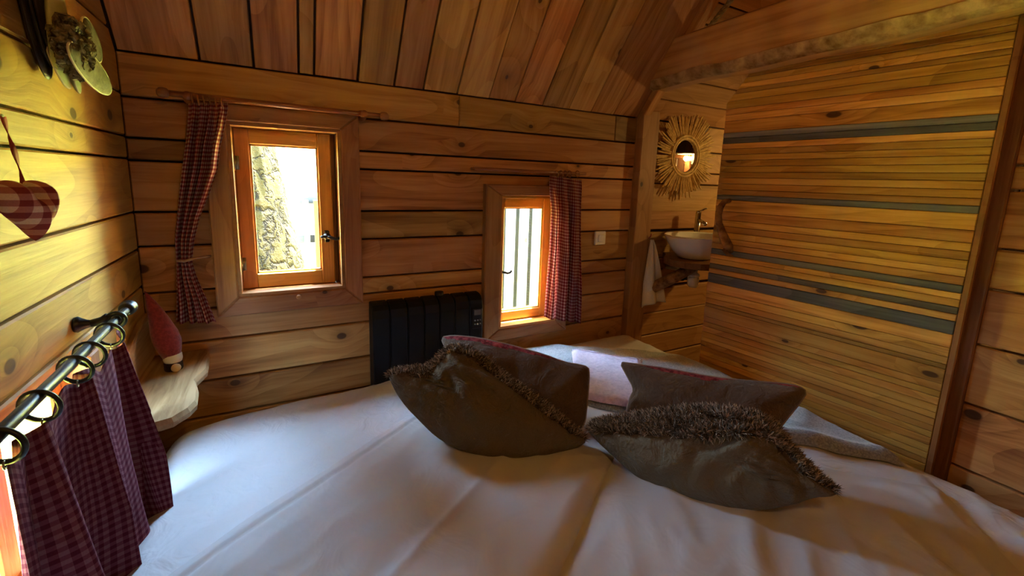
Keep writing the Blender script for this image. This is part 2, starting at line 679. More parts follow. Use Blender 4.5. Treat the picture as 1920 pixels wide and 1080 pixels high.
def row_polys(a, b, z0, z1, ops, gap=.0):
    """polygons of one plank row [a,b]x[z0,z1] around the openings ops = (x0,x1,zlow,zhigh)"""
    iv = [(a, b)]
    for (x0, x1, q0, q1) in ops:
        if q0 <= z0 + .012 and q1 >= z1 - .012:
            new = []
            for (s, e) in iv:
                if x1 <= s or x0 >= e:
                    new.append((s, e))
                    continue
                if x0 > s:
                    new.append((s, x0))
                if x1 < e:
                    new.append((x1, e))
            iv = new
    res = []
    for (s, e) in iv:
        bot, top = [(s, z0)], [(e, z1)]
        part = [o for o in ops if o[0] > s - .001 and o[1] < e + .001 and not (o[2] <= z0 + .012 and o[3] >= z1 - .012)]
        for (x0, x1, q0, q1) in sorted(part):
            if q0 <= z0 + .012 and z0 + .012 < q1 < z1:
                bot += [(x0, z0), (x0, q1), (x1, q1), (x1, z0)]
        for (x0, x1, q0, q1) in sorted(part, reverse=True):
            if q1 >= z1 - .012 and z0 < q0 < z1 - .012:
                top += [(x1, z1), (x1, q0), (x0, q0), (x0, z1)]
        res.append(bot + [(e, z0)] + top + [(s, z1)])
    return res


G = .004          # half joint between planks

# ------------------------------------------------------------------ the room: back wall
W1 = (-.146, .232, -.464, .177)          # window openings in the back wall
W2 = (.955, 1.300, -.745, -.072)
SEAMS = [.375, .234, .103, .029, -.145, -.265, -.432, -.505, -.630, -.790, -.937, -1.08, -1.25, ZF]
NBACK = ((0, D + .05, 0), (1, 0, 0), (0, 0, 1), (0, -1, 0))
bk = MB()
for (x0, x1, z0, z1) in ((XL - .2, XB + .1, W1[3], ZJ + .10), (XL - .2, W1[0], W1[2], W1[3]), (W1[1], XB + .1, -.072, W1[3]), (W1[1], W2[0], W1[2], -.072),
                         (W2[1], XB + .1, W2[2], -.072), (XL - .2, W2[0], W2[2], W1[2]), (XL - .2, XB + .1, ZF - .1, W2[2])):
    bk.box(((x0 + x1) / 2, D + .085, (z0 + z1) / 2), (x1 - x0, .07, z1 - z0))
wall_back = struct('wall_back', bk, 'dark_wood', 'plank wall with two small windows under the roof slope')
XPOST = 1.817
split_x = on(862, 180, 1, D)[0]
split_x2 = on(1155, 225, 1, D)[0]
for k in range(len(SEAMS) - 1):
    z1, z0 = SEAMS[k] - G, SEAMS[k + 1] + G
    segs = [(XL, XPOST)]
    if k == 0:
        segs = [(XL, split_x - .001), (split_x + .001, split_x2 - .001), (split_x2 + .001, XPOST)]
    for (a, b) in segs:
        for poly in row_polys(a, b, z0, z1, (W1, W2)):
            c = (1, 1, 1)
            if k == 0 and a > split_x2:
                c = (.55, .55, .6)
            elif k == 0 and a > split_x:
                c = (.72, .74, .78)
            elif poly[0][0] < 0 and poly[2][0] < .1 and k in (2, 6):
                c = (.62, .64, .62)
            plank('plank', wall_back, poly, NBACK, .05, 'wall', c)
    off = random.uniform(-.02, .02)
    for poly in row_polys(XPOST + .13, XB, z0 + off * (k < 12), z1 + off * (k > 0), ()):
        plank('plank', wall_back, poly, NBACK, .05, 'bath_wall')

# ------------------------------------------------------------------ left wall
WL = (.76, 1.385, -.81, -.435)           # (y0, y1, z0, z1) of the low window
LSE = [.94, .60, .43, .245, .107, .034, -.145, -.274, -.405, -.60, -.790, -.937, -1.08, -1.25, ZF]
NLEFT = ((XL - .05, 0, 0), (0, 1, 0), (0, 0, 1), (1, 0, 0))
bl = MB()
for (y0, y1, z0, z1) in ((YF, WL[0], ZF - .1, WL[3]), (WL[1], D + .1, ZF - .1, WL[3]), (WL[0], WL[1], ZF - .1, WL[2])):
    bl.box((XL - .085, (y0 + y1) / 2, (z0 + z1) / 2), (.07, y1 - y0, z1 - z0))
gable = [(YF - .1, WL[3]), (D + .1, WL[3]), (D + .1, ZJ), (YRIDGE, ZRIDGE + .1), (YF - .1, ZJ)]
n0 = len(gable)
bl.add([(XL - .05, y, z) for y, z in gable] + [(XL - .12, y, z) for y, z in gable],
       [tuple(range(n0)), tuple(range(2 * n0 - 1, n0 - 1, -1))] + [(i, (i + 1) % n0, n0 + (i + 1) % n0, n0 + i) for i in range(n0)])
wall_left = struct('wall_left', bl, 'dark_wood', 'yellow lit plank gable wall with a low window')
rows = [2.34, 1.9, 1.5, 1.2] + LSE
for k in range(len(rows) - 1):
    z1, z0 = rows[k] - G * .8, rows[k + 1] + G * .8
    for poly in row_polys(YF, D, z0, z1, (WL,)):
        if z1 > ZJ:
            poly = clip(poly, TS, 1, ZJ + TS * D - .01)
            sl2 = (ZRIDGE - ZJ) / (YRIDGE - YF)
            poly = clip(poly, -sl2, 1, ZJ - sl2 * YF - .01)
        if len(poly) > 2:
            plank('plank', wall_left, poly, NLEFT, .05, 'wall_left')

# ------------------------------------------------------------------ right wall and washroom shell
RSE = [2.34, 1.9, 1.5, 1.1, .78, .52, .30, .097, .02, -.167, -.30, -.49, -.70, -.93, -1.12, -1.28, ZF]
NRIGHT = ((XR + .04, 0, 0), (0, -1, 0), (0, 0, 1), (-1, 0, 0))
br = MB()
gab = [(YF - .1, ZF - .1), (YBF, ZF - .1), (YBF, slope_z(YBF)), (YRIDGE, ZRIDGE + .1), (YF - .1, ZJ)]
br.add([(XR + .04, y, z) for y, z in gab] + [(XR + .09, y, z) for y, z in gab],
       [tuple(range(5)), tuple(range(9, 4, -1))] + [(i, (i + 1) % 5, 5 + (i + 1) % 5, 5 + i) for i in range(5)])
wall_right = struct('wall_right', br, 'dark_wood', 'plank wall beside the door hinges')
for k in range(len(RSE) - 1):
    z1, z0 = RSE[k] - G, RSE[k + 1] + G
    poly = [(-.50, z0), (-YF, z0), (-YF, z1), (-.50, z1)]
    if z1 > ZJ:
        sl2 = (ZRIDGE - ZJ) / (YRIDGE - YF)
        poly = clip(poly, sl2, 1, ZJ - sl2 * YF - .01)
        poly = clip(poly, -TS, 1, ZJ + TS * D - .01)
    if len(poly) > 2:
        plank('plank', wall_right, poly, NRIGHT, .04, 'wall')
wf = struct('wall_front', MB().box(((XL + XR) / 2, YF - .05, (ZF + ZJ) / 2 + .05), (XR - XL + .3, .1, ZJ - ZF + .3)), 'wall')
wbf = struct('wall_washroom_near', MB().box(((XR + XB) / 2 + .105, YBF - .03, .3), (XB - XR + .03, .06, 4.2)), 'bath_wall')
wbr = struct('wall_washroom', MB().box((XB + .06, 1.2, .3), (.04, 1.7, 4.2)), 'dark_wood', 'washroom side wall of orange planks')
NBR = ((XB + .04, 0, 0), (0, -1, 0), (0, 0, 1), (-1, 0, 0))
zz = ZF
while zz < 1.6:
    h = random.uniform(.13, .2)
    plank('plank', wbr, [(-D, zz + G), (-YBF, zz + G), (-YBF, zz + h - G), (-D, zz + h - G)], NBR, .04, 'bath_wall')
    zz += h
fl = struct('floor', MB().box(((XL + XB) / 2, (YF + D) / 2, ZF - .05), (XB - XL + .3, D - YF + .3, .06)), 'dark_wood')
xx = XL
while xx < XB:
    plank('floor_board', fl, [(YF, -xx - .138), (D, -xx - .138), (D, -xx), (YF, -xx)], ((0, 0, ZF - .02), (0, 1, 0), (-1, 0, 0), (0, 0, 1)), .02, 'floor')
    xx += .14

# ------------------------------------------------------------------ roof slope: boards from the eave up to the ridge
cs, sn = math.cos(math.radians(51.7)), math.sin(math.radians(51.7))
LEN = (D - YRIDGE) / cs
UC, VC, NC = (0, -cs, sn), (1, 0, 0), (0, -sn, -cs)
CB = Vector((0, D, ZJ)) - Vector(NC) * .03
ce = MB()
a0 = Vector((0, D + .09, ZJ - .09 * TS)) - Vector(NC) * .03
b0 = Vector((0, YRIDGE, ZRIDGE)) - Vector(NC) * .03
c0 = Vector((0, YF - .1, ZJ - .05)) + Vector((0, -.03, .03))
for p, q in ((a0, b0), (b0, c0)):
    x0, x1 = XL - .12, XB + .1
    up = Vector((0, 0, .09))
    vs = [Vector((x, 0, 0)) + r for r in (p, q) for x in (x0, x1)]
    ce.add(vs + [v + up for v in vs], [(0, 1, 3, 2), (4, 6, 7, 5), (0, 4, 5, 1), (2, 3, 7, 6), (0, 2, 6, 4), (1, 5, 7, 3)])
ceiling = struct('ceiling', ce, 'dark_wood', 'steep boarded roof slope above the windows')
cpx = [221, 374, 476, 560, 589, 670.5, 739, 794, 858, 917, 966, 1017, 1066, 1108, 1150, 1194]
cxs = [on(p, 95 + .1289 * (p - 220), 1, D)[0] for p in cpx]
cxs[0], cxs[-1] = XL, XPOST - .001
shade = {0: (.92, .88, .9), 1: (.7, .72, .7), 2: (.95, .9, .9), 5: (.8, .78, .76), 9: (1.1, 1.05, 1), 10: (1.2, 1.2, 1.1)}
for i in range(len(cxs) - 1):
    g = .0042 if i < 8 else .002
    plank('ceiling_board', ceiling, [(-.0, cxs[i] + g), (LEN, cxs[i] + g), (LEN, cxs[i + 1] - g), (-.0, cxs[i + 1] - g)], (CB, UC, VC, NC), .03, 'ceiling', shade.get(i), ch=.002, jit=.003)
dd = 0.0
while dd < LEN - .1:                      # the washroom slope is boarded lengthwise
    h = random.choice((.10, .125, .14))
    e = min(dd + h, LEN)
    plank('ceiling_board', ceiling, [(XPOST + .06, dd + .003), (XB, dd + .003), (XB, e - .003), (XPOST + .06, e - .003)], (CB, (1, 0, 0), UC, NC), .03, 'bath_wall', ch=.003)
    dd += h
L2 = math.hypot(YRIDGE - YF, ZRIDGE - ZJ)
U2 = Vector((0, -(YRIDGE - YF) / L2, -(ZRIDGE - ZJ) / L2))
N2 = Vector((0, U2.z, -U2.y)) if U2.z < 0 else None
N2 = Vector((0, -U2.z, U2.y))
if N2.z > 0:
    N2 = -N2
xx = XL
while xx < XB - .05:
    plank('ceiling_board', ceiling, [(0, xx + .003), (L2, xx + .003), (L2, xx + .157), (0, xx + .157)], (Vector((0, YRIDGE, ZRIDGE)) - N2 * .03, U2, (1, 0, 0), N2), .03, 'ceiling')
    xx += .16

# ------------------------------------------------------------------ post, rafter, beam, jamb
post = MB().box(((XPOST + 1.945) / 2, D - .02, (ZF + ZJ + .03) / 2), (1.945 - XPOST, .055, ZJ + .03 - ZF), None, .004)
o = struct('trim_1', None, None, 'square timber post between window wall and washbasin')
plank('post', o, [(ZF, -1.945), (ZJ + .04, -1.945), (ZJ + .04, -XPOST), (ZF, -XPOST)], ((0, D + .01, 0), (0, 0, 1), (-1, 0, 0), (0, -1, 0)), .056, 'beam', (.95, .92, .85))
o = struct('trim_2', None, None, 'sloping rafter at the end of the ceiling boards')
plank('rafter', o, [(-.03, XPOST + .0), (LEN, XPOST + .0), (LEN, XPOST + .055), (-.03, XPOST + .055)], (Vector((0, D, ZJ)) - Vector(NC) * .02, UC, VC, NC), .05, 'ceiling', (.9, .85, .8))


def wavy_beam():
    mb = MB()
    n = 40
    y0, y1 = 1.90, -1.2
    rings = []
    for i in range(n + 1):
        y = y0 + (y1 - y0) * i / n
        w = mn.noise(Vector((y * 3.1, 2.2, 0))) * .012
        w2 = mn.noise(Vector((y * 7.1, 9.2, 0))) * .010
        zb, zt = .503 + w, .727 + mn.noise(Vector((y * 1.5, 5, 0))) * .008
        xf = 1.762
        rings.append([(xf, y, zb + .045 + w2), (xf + .004, y, zb + .05 + w2), (xf, y, zt - .01), (xf + .012, y, zt), (xf + .115, y, zt), (xf + .125, y, zt - .01), (xf + .125, y, zb + .012), (xf + .11, y, zb),
                      (xf + .05, y, zb + .002), (xf + .018, y, zb + .014 + w2 * .5)])
    m = len(rings[0])
    vs = [p for r in rings for p in r]
    mi = []
    fs = []
    for i in range(n):
        for k in range(m):
            k2 = (k + 1) % m
            fs.append((i * m + k, (i + 1) * m + k, (i + 1) * m + k2, i * m + k2))
            mi.append(1 if k in (8, 9) else 0)
    mb.add(vs, fs)
    mb.mi = mi
    mb.add(rings[0], [tuple(range(m))])
    mb.add(rings[-1], [tuple(range(m - 1, -1, -1))])
    return mb


wb = wavy_beam()
# clip the beam end by the roof slope: slide the first ring down to it
for k in range(10):
    x, y, z = wb.v[k]
    wb.v[k] = (x, min(1.9, D - (z - ZJ) / TS), z)
    for r in range(1, 6):
        x, y, z = wb.v[r * 10 + k]
        wb.v[r * 10 + k] = (x, min(y, D - (z - ZJ) / TS - .002 * r), z)
for k in range(10):
    wb.v[-20 + k] = wb.v[k]


def beam_mat():
    t = NT('beam_lengthwise')
    tc = t.n('ShaderNodeTexCoord')
    sp = t.n('ShaderNodeSeparateXYZ')
    t.l(tc.outputs['Object'], sp.inputs[0])
    v = t.vec(t.math('MULTIPLY', sp.outputs[1], 1.3), t.math('MULTIPLY', sp.outputs[2], 22), t.math('MULTIPLY', sp.outputs[0], 22))
    n1 = t.noise(v, 1, 5, .6, .6)
    n2 = t.noise(tc.outputs['Object'], 5, 2, .5)
    f = t.math('ADD', t.math('MULTIPLY', n1, .6), t.math('MULTIPLY', n2, .45))
    t.base(t.ramp(f, [(.36, (.34, .165, .05)), (.52, (.54, .305, .105)), (.68, (.66, .41, .17))]))
    t.set(Roughness=.6, Specular_IOR_Level=.25)
    t.bump(n1, .3, .006)
    return t.m


M['beam_long'] = beam_mat()
M['wane'] = mottled('waney_edge', (.20, .105, .035), (.60, .41, .18), 17, .9, .6, 6, .32, .66, .02)
beam = wb.obj('beam', ['beam_long', 'wane'], None, 'auto')
beam.name = 'trim_3'
beam['kind'] = 'structure'
beam['label'] = 'rough tie beam with a waney lower edge above the door'

# ------------------------------------------------------------------ slatted door
a7 = math.radians(-7)
DD = np.array([math.sin(a7), math.cos(a7), 0])
DN = np.array([DD[1], -DD[0], 0])            # away from the bedroom
DOFF = 2.033


def door_z(px, py):
    return onpl(px, py, DN * DOFF, DN)[2]


S_FREE, S_HINGE = 1.149, .268
door = struct('door_1', None, None, 'door of thin stacked slats standing ajar')
door['label'] = 'door of thin horizontal slats in honey and grey wood, ajar'
ly = [140, 150, 160, 170, 178, 191, 205, 216, 228, 250, 259.5, 270, 280, 290.6, 301, 312, 323, 333, 344, 355, 364.5, 374, 395, 411, 422, 433, 444, 454, 465, 475, 483, 493, 502, 511, 528, 545, 557, 567, 573, 592, 602, 610, 620, 630, 638, 647, 655, 663, 673]
zs = [door_z(1363 + (y - 195) * (1310 - 1363) / 495, y) for y in ly]
while zs[-1] > ZF + .04:
    zs.append(zs[-1] - random.uniform(.022, .034))
zs = [z for z in zs if z < .50]
zs = [.560, .538, .515] + zs
GREY = {9: (1.5, 1.5, 1.5), 10: (1.0, 1.0, 1.0), 20: (.95, .95, .95), 28: (.85, .83, .8), 33: (.8, .77, .73), 31: (.9, .78, .62)}
gz = {}
for k, c in GREY.items():
    z_ = sum(door_z(1363 + (y - 195) * (1310 - 1363) / 495, y) for y in ly[k:k + 2]) / 2
    gz[round(z_, 3)] = c
DFR = (DN * (DOFF + .03), tuple(-DD), (0, 0, 1), tuple(-DN))
random.seed(11)
for i in range(len(zs) - 1):
    z1, z0 = zs[i] - .0007, zs[i + 1] + .0007
    poly = [(-S_FREE, z0), (-S_HINGE, z0), (-S_HINGE, z1), (-S_FREE, z1)]
    # top corner cut along the roof pitch: from (s=S_FREE, z=.389) to (s=1.043, z=.53)
    k = (.53 - .389) / (S_FREE - 1.043)
    poly = clip(poly, -k, 1, .389 + k * S_FREE)
    zc = (z0 + z1) / 2
    c, grey = None, False
    for zg, cc in gz.items():
        if abs(zg - zc) < .008:
            c, grey = cc, True
    if c is None:
        v = random.uniform(.86, 1.12)
        c = (v, v * random.uniform(.97, 1.02), v * random.uniform(.9, 1.05))
        if zc < -.55 and random.random() < .3:
            c = (.72, .68, .66)
    if len(poly) > 2:
        plank('slat', door, poly, DFR, .03, 'grey_slat' if grey else 'door', c, ch=.0018, jit=.0018)
# core board and hinge edge
core = [(-S_FREE + .004, ZF + .02), (-S_HINGE - .002, ZF + .02), (-S_HINGE - .002, .55), (-1.02, .55), (-S_FREE + .004, .385)]
plank('core_board', door, core, (DN * (DOFF + .045), tuple(-DD), (0, 0, 1), tuple(-DN)), .015, 'dark_wood')
plank('edge_strip', door, [(ZF + .02, 0), (.55, 0), (.55, .05), (ZF + .02, .05)], (DD * (S_HINGE - .002) + DN * (DOFF + .048), (0, 0, 1), tuple(-DN), tuple(-DD)), .018, 'casing', (.8, .75, .7))
# driftwood handle
hp = [(1362, 376), (1352, 378), (1345, 388), (1341, 402), (1342, 418), (1347, 434), (1353, 450), (1360, 462), (1363, 472)]
pts = []
for i, (x, y) in enumerate(hp):
    t_ = i / (len(hp) - 1)
    out = .012 + .055 * math.sin(math.pi * min(1, max(0, t_ * 1.0))) ** .6
    pts.append(onpl(x + 6, y, DN * (DOFF - out), DN))
hm = MB().tube(pts, [.010, .013, .015, .015, .015, .018, .022, .021, .013], 12)
# curled stub of the root
p0 = pts[7]
hm.tube([p0, p0 + np.array([-.01, .01, -.02]), p0 + np.array([.005, .0, -.04]), p0 + np.array([.02, -.015, -.045])], [.014, .011, .009, .005], 8)
hd = hm.obj('handle', 'branch', door, True)
hd['label'] = 'curved driftwood branch handle'
# hinge jamb
o = struct('trim_4', None, None, 'dark timber jamb carrying the door hinges')
plank('jamb', o, [(ZF, -.535), (.56, -.535), (.56, -.465), (ZF, -.465)], ((XR + .035, 0, 0), (0, 0, 1), (0, -1, 0), (-1, 0, 0)), .05, 'casing', (.62, .55, .5))

# ------------------------------------------------------------------ windows
def casing_board(parent, quad, y, T, mat='casing', col=None, vertical=False, name='casing_board'):
    if vertical:
        poly = [(z, -x) for x, z in quad]
        fr = ((0, y, 0), (0, 0, 1), (-1, 0, 0), (0, -1, 0))
    else:
        poly = [(x, z) for x, z in quad]
        fr = ((0, y, 0), (1, 0, 0), (0, 0, 1), (0, -1, 0))
    return plank(name, parent, poly, fr, T, mat, col, ch=.005)


def window(idx, op, co, label, hinge_left, yin=D + .045, rail=.048, handle_z=-.3):
    x0, x1, z0, z1 = op
    cx0, cx1, cz0, cz1 = co
    w = struct('window_%d' % idx, None, None, label)
    T = .035
    y = D - .001
    casing_board(w, [(cx0, cz1), (cx1, cz1), (x1, z1), (x0, z1)], y, T)
    casing_board(w, [(cx0, cz0), (cx1, cz0), (x1, z0), (x0, z0)], y, T)
    casing_board(w, [(cx0, cz0), (x0, z0), (x0, z1), (cx0, cz1)], y, T, vertical=True)
    casing_board(w, [(cx1, cz0), (x1, z0), (x1, z1), (cx1, cz1)], y, T, vertical=True)
    # reveal lining
    e = .012
    dp = .235
    ym = D + dp / 2 - .03
    for (c, s_) in ((((x0 + x1) / 2, ym, z0 + e / 2), (x1 - x0, dp, e)), (((x0 + x1) / 2, ym, z1 - e / 2), (x1 - x0, dp, e)),
                    ((x0 + e / 2, ym, (z0 + z1) / 2), (e, dp, z1 - z0 - 2 * e)), ((x1 - e / 2, ym, (z0 + z1) / 2), (e, dp, z1 - z0 - 2 * e))):
        MB().box(c, s_, None, .001).obj('lining_board', 'sash' if idx == 2 else 'casing', w, origin=c)
    # sash: stiles full height, rails between
    sx0, sx1, sz0, sz1 = x0 + e, x1 - e - (.018 if idx == 1 else 0), z0 + e, z1 - e
    ys, ts = yin, .05
    for a, b in ((sx0, sx0 + rail), (sx1 - rail, sx1)):
        plank('stile', w, [(sz0, -b), (sz1, -b), (sz1, -a), (sz0, -a)], ((0, ys + ts, 0), (0, 0, 1), (-1, 0, 0), (0, -1, 0)), ts, 'sash', ch=.003)
    for a, b in ((sz0, sz0 + rail * 1.15), (sz1 - rail * 1.15, sz1)):
        plank('rail', w, [(sx0 + rail, a), (sx1 - rail, a), (sx1 - rail, b), (sx0 + rail, b)], ((0, ys + ts, 0), (1, 0, 0), (0, 0, 1), (0, -1, 0)), ts - .001, 'sash', ch=.003)
    if idx == 1:
        plank('frame_stile', w, [(z0 + e, -x1 + e), (z1 - e, -x1 + e), (z1 - e, -sx1 - .002), (z0 + e, -sx1 - .002)], ((0, ys + .09, 0), (0, 0, 1), (-1, 0, 0), (0, -1, 0)), .06, 'casing', ch=.002)
    px0, px1, pz0, pz1 = sx0 + rail, sx1 - rail, sz0 + rail * 1.15, sz1 - rail * 1.15
    # glazing bead, then the pane
    bm_ = MB()
    b = .006
    for (c, s_) in ((((px0 + px1) / 2, ys + .016, pz0 + b / 2), (px1 - px0, .012, b)), (((px0 + px1) / 2, ys + .016, pz1 - b / 2), (px1 - px0, .012, b)),
                    ((px0 + b / 2, ys + .016, (pz0 + pz1) / 2), (b, .012, pz1 - pz0)), ((px1 - b / 2, ys + .016, (pz0 + pz1) / 2), (b, .012, pz1 - pz0))):
        bm_.box(c, s_)
    bm_.obj('glazing_bead', 'sash', w)
    MB().box(((px0 + px1) / 2, ys + .028, (pz0 + pz1) / 2), (px1 - px0, .004, pz1 - pz0)).obj('pane', 'glass', w)
    # hinges
    hx = sx0 - .002 if hinge_left else sx1 + .002
    if hinge_left:
        for hz in (sz1 - .13, sz0 + .10):
            h = MB().tube([(hx, ys - .006, hz - .028), (hx, ys - .006, hz + .028)], .006, 10)
            h.box((hx + .008, ys - .002, hz), (.018, .003, .05))
            h.obj('hinge', 'hinge', w, True)
    # handle: rosette and curled lever
    kx = sx1 - rail * .55 if hinge_left else sx0 + rail * .45
    sg = 1 if hinge_left else 1
    hh = MB()
    hh.box((kx, ys - .004, handle_z), (.020, .008, .05), None, .004)
    hh.lathe([(0, .0), (.014, 0), (.015, .006), (.010, .012), (.008, .03), (0, .03)], (kx, ys - .004, handle_z), (0, -1, 0), 16)
    lever = [(kx, ys - .032, handle_z), (kx + .015, ys - .036, handle_z - .003), (kx + .03, ys - .038, handle_z - .008), (kx + .045, ys - .038, handle_z - .006), (kx + .054, ys - .036, handle_z + .004)]
    hh.tube(lever, [.006, .007, .006, .0055, .006], 10)
    if idx == 1:
        hh.tube([(kx, ys - .030, handle_z), (kx - .014, ys - .034, handle_z + .003), (kx - .026, ys - .036, handle_z + .0)], [.006, .006, .0065], 10)
    hh.obj('handle', 'black_metal', w, True)
    return w


w1 = window(1, W1, (-.217, .302, -.535, .239), 'small window with a tree trunk outside its pane', True, rail=.050, handle_z=-.252)
w2 = window(2, W2, (.868, 1.372, -.805, -.018), 'low window with vertical boards outside its pane', False, rail=.044, handle_z=-.458)
# inner reveal of the back wall left window: small knob on the sill board
MB().lathe([(0, .0), (.008, 0), (.009, .006), (.006, .012), (0, .013)], on(560, 556, 1, D - .035), (0, -1, 0), 14).obj('sill_knob', 'pole_wood', w1, True)

# low window in the left wall
w3 = struct('window_3', None, None, 'low wide window behind the black curtain rod')
y0, y1, z0, z1 = WL
for (ya, yb, za, zb) in ((y0, y1, z1 - .02, z1 + .035), (y0, y1, z0 - .05, z0 + .02)):
    plank('frame_rail', w3, [(ya, za), (yb, za), (yb, zb), (ya, zb)], ((XL - .10, 0, 0), (0, 1, 0), (0, 0, 1), (1, 0, 0)), .108, 'wall_left')
for (ya, yb) in ((y0 - .04, y0 + .02), (y1 - .02, y1 + .04)):
    plank('frame_stile', w3, [(z0 + .02, -yb), (z1 - .02, -yb), (z1 - .02, -ya), (z0 + .02, -ya)], ((XL - .10, 0, 0), (0, 0, 1), (0, -1, 0), (1, 0, 0)), .108, 'casing')
for (ya, yb) in ((y0 + .02, y0 + .07), (y1 - .07, y1 - .02), ((y0 + y1) / 2 - .03, (y0 + y1) / 2 + .03)):
    plank('stile', w3, [(z0 + .02, -yb), (z1 - .02, -yb), (z1 - .02, -ya), (z0 + .02, -ya)], ((XL - .095, 0, 0), (0, 0, 1), (0, -1, 0), (1, 0, 0)), .045, 'sash')
for (ya, yb) in ((y0 + .07, (y0 + y1) / 2 - .03), ((y0 + y1) / 2 + .03, y1 - .07)):
    MB().box((XL - .07, (ya + yb) / 2, (z0 + z1) / 2), (.004, yb - ya, z1 - z0 - .04)).obj('pane', 'glass', w3)


# ------------------------------------------------------------------ curtain rods and curtains
def finial(p, ax, s=1.0):
    return [(0, 0), (.009 * s, 0), (.009 * s, .006 * s), (.015 * s, .010 * s), (.017 * s, .022 * s), (.015 * s, .032 * s), (.008 * s, .038 * s), (0, .039 * s)]


r1 = thing('curtain_rod', 'turned wooden curtain rod above the window with the tree trunk', 'curtain rod', (0.05, D, .245))
A_, B_ = on(318, 175, 1, D - .07), on(712, 217, 1, D - .07)
MB().tube([A_, B_], .0095, 14).obj('pole', 'pole_wood', r1, True)
for P, s_ in ((A_, -1), (B_, 1)):
    MB().lathe(finial(0, 0, 1.0), P - np.array([.004 * s_, 0, 0]), (s_, 0, -.02 * s_), 18).obj('finial', 'pole_wood', r1, True)
for px, py in ((352, 180), (682, 214)):
    P = on(px, py, 1, D - .07)
    q = MB()
    q.lathe([(0, -.001), (.022, -.001), (.022, .01), (.010, .016), (.009, .055), (.014, .06), (.014, .082), (0, .083)], (P[0], D, P[2]), (0, -1, 0), 16)
    q.obj('bracket', 'pole_wood', r1, True)
r2 = thing('curtain_rod', 'slim wooden curtain rod above the lower window', 'curtain rod', (1.1, D, .05))
A2, B2 = on(890, 316, 1, D - .05), on(1098, 326, 1, D - .05)
MB().tube([A2, B2], .0075, 12).obj('pole', 'pole_wood', r2, True)
for P, px in ((A2, 892), (B2, 1094)):
    MB().tube([P + np.array([.006 if px < 1000 else -.006, 0, 0]), (P[0] + (.006 if px < 1000 else -.006), D, P[2])], .006, 10).obj('bracket', 'casing', r2, True)


def rows_interp(rows, v):
    ys = [r[0] for r in rows]
    y = ys[0] + (ys[-1] - ys[0]) * v
    for a, b in zip(rows, rows[1:]):
        if a[0] <= y <= b[0] + 1e-6:
            t = (y - a[0]) / (b[0] - a[0])
            return y, a[1] + (b[1] - a[1]) * t, a[2] + (b[2] - a[2]) * t
    return rows[-1]


def curtain(name, label, rows, yplane, folds, amp, mat, at, nu=90, nv=60, cells=(24, 50), phase=0.0, skew=0.0):
    c = thing(name, label, 'curtain', at)

    def fn(u, v):
        y, xl, xr = rows_interp(rows, v)
        uu = u + .12 / folds * math.sin(2 * math.pi * u * folds + phase)
        p = on(xl + (xr - xl) * uu, y + skew * (u - .5), 1, yplane)
        wd = max(.25, min(1, (xr - xl) / 70))
        a = amp * (.35 + .65 * min(1, v * 6))
        ph = 2 * math.pi * folds * u + phase + .8 * math.sin(v * 3 + u * 4)
        dy = a * math.sin(ph) + a * .35 * math.sin(ph * 1.7 + 1.3 + v * 2)
        return (p[0], yplane + dy * (.6 + .4 * wd), p[2])
    m = MB().grid(fn, nu, nv, uvs=lambda u, v: (u * cells[0], v * cells[1]))
    m.obj('fabric', mat, c, True, solid=.0015)
    return c


rows1 = [(193, 353, 427), (207, 353, 427), (240, 350, 421), (273, 346, 413), (318, 340, 408), (362, 335, 393), (407, 331, 375), (451, 327, 364), (491, 330, 360), (518, 330, 368), (562, 331, 388), (604, 330, 405)]
cu1 = curtain('curtain', 'red gingham curtain tied back beside the tree trunk window', rows1, D - .072, 4.5, .018, 'gin_big', (-.22, D - .07, .2), cells=(34, 52))
tb = [on(332, 489, 1, D - .105), on(345, 490, 1, D - .108), on(362, 485, 1, D - .095), on(378, 482, 1, D - .06), on(394, 480, 1, D - .02)]
MB().tube(tb, .0045, 8).obj('tieback', 'cord', cu1, True)
for i in range(6):
    P = on(360 + i * 11, 183 + i * 1.6, 1, D - .07)
    MB().torus(P - np.array([0, 0, .004]), (1, .1, .1), .016, .0028, 18, 6).obj('ring', 'pole_wood', cu1, True)
rows2 = [(333, 1030, 1092), (345, 1030, 1093), (400, 1034, 1092), (470, 1031, 1091), (540, 1025, 1089), (600, 1020, 1086)]
cu2 = curtain('curtain', 'red gingham curtain hanging straight at the lower window', rows2, D - .058, 3.5, .018, 'gin_big', (1.3, D - .05, .0), cells=(26, 46), phase=.8, skew=10)
for i, px in enumerate((1043, 1052, 1060, 1068, 1083)):
    P = on(px, 324, 1, D - .05)
    MB().torus(P - np.array([0, 0, .006]), (1, .15, .1), .016, .0025, 18, 6).obj('ring', 'pole_wood', cu2, True)

# black rod over the low window in the left wall
r3 = thing('curtain_rod', 'black iron curtain rod on a bracket above the low side window', 'curtain rod', (XL + .07, 1.0, -.37))
xr_ = XL + .075
MB().tube([(xr_, .30, -.378), (xr_, 1.42, -.357)], .0095, 14).obj('pole', 'black_metal', r3, True)
MB().lathe([(0, 0), (.012, 0), (.016, .004), (.018, .012), (.016, .02), (.019, .026), (.018, .034), (.011, .04), (0, .041)], (xr_, 1.40, -.357), (0, 1, .02), 20).obj('finial', 'black_metal', r3, True)
q = MB()
q.lathe([(0, 0), (.017, 0), (.019, .006), (.015, .012), (.010, .022), (.008, .034)], (XL + .001, 1.325, -.362), (1, 0, 0), 18)
q.tube([(XL + .03, 1.325, -.362), (XL + .05, 1.325, -.358), (XL + .062, 1.325, -.352)], [.009, .010, .012], 12)
q.torus((xr_, 1.325, -.359), (0, 1, 0), .016, .006, 20, 8)
q.obj('bracket', 'black_metal', r3, True)
ring_y = [.815, .93, 1.075, 1.15, 1.27]

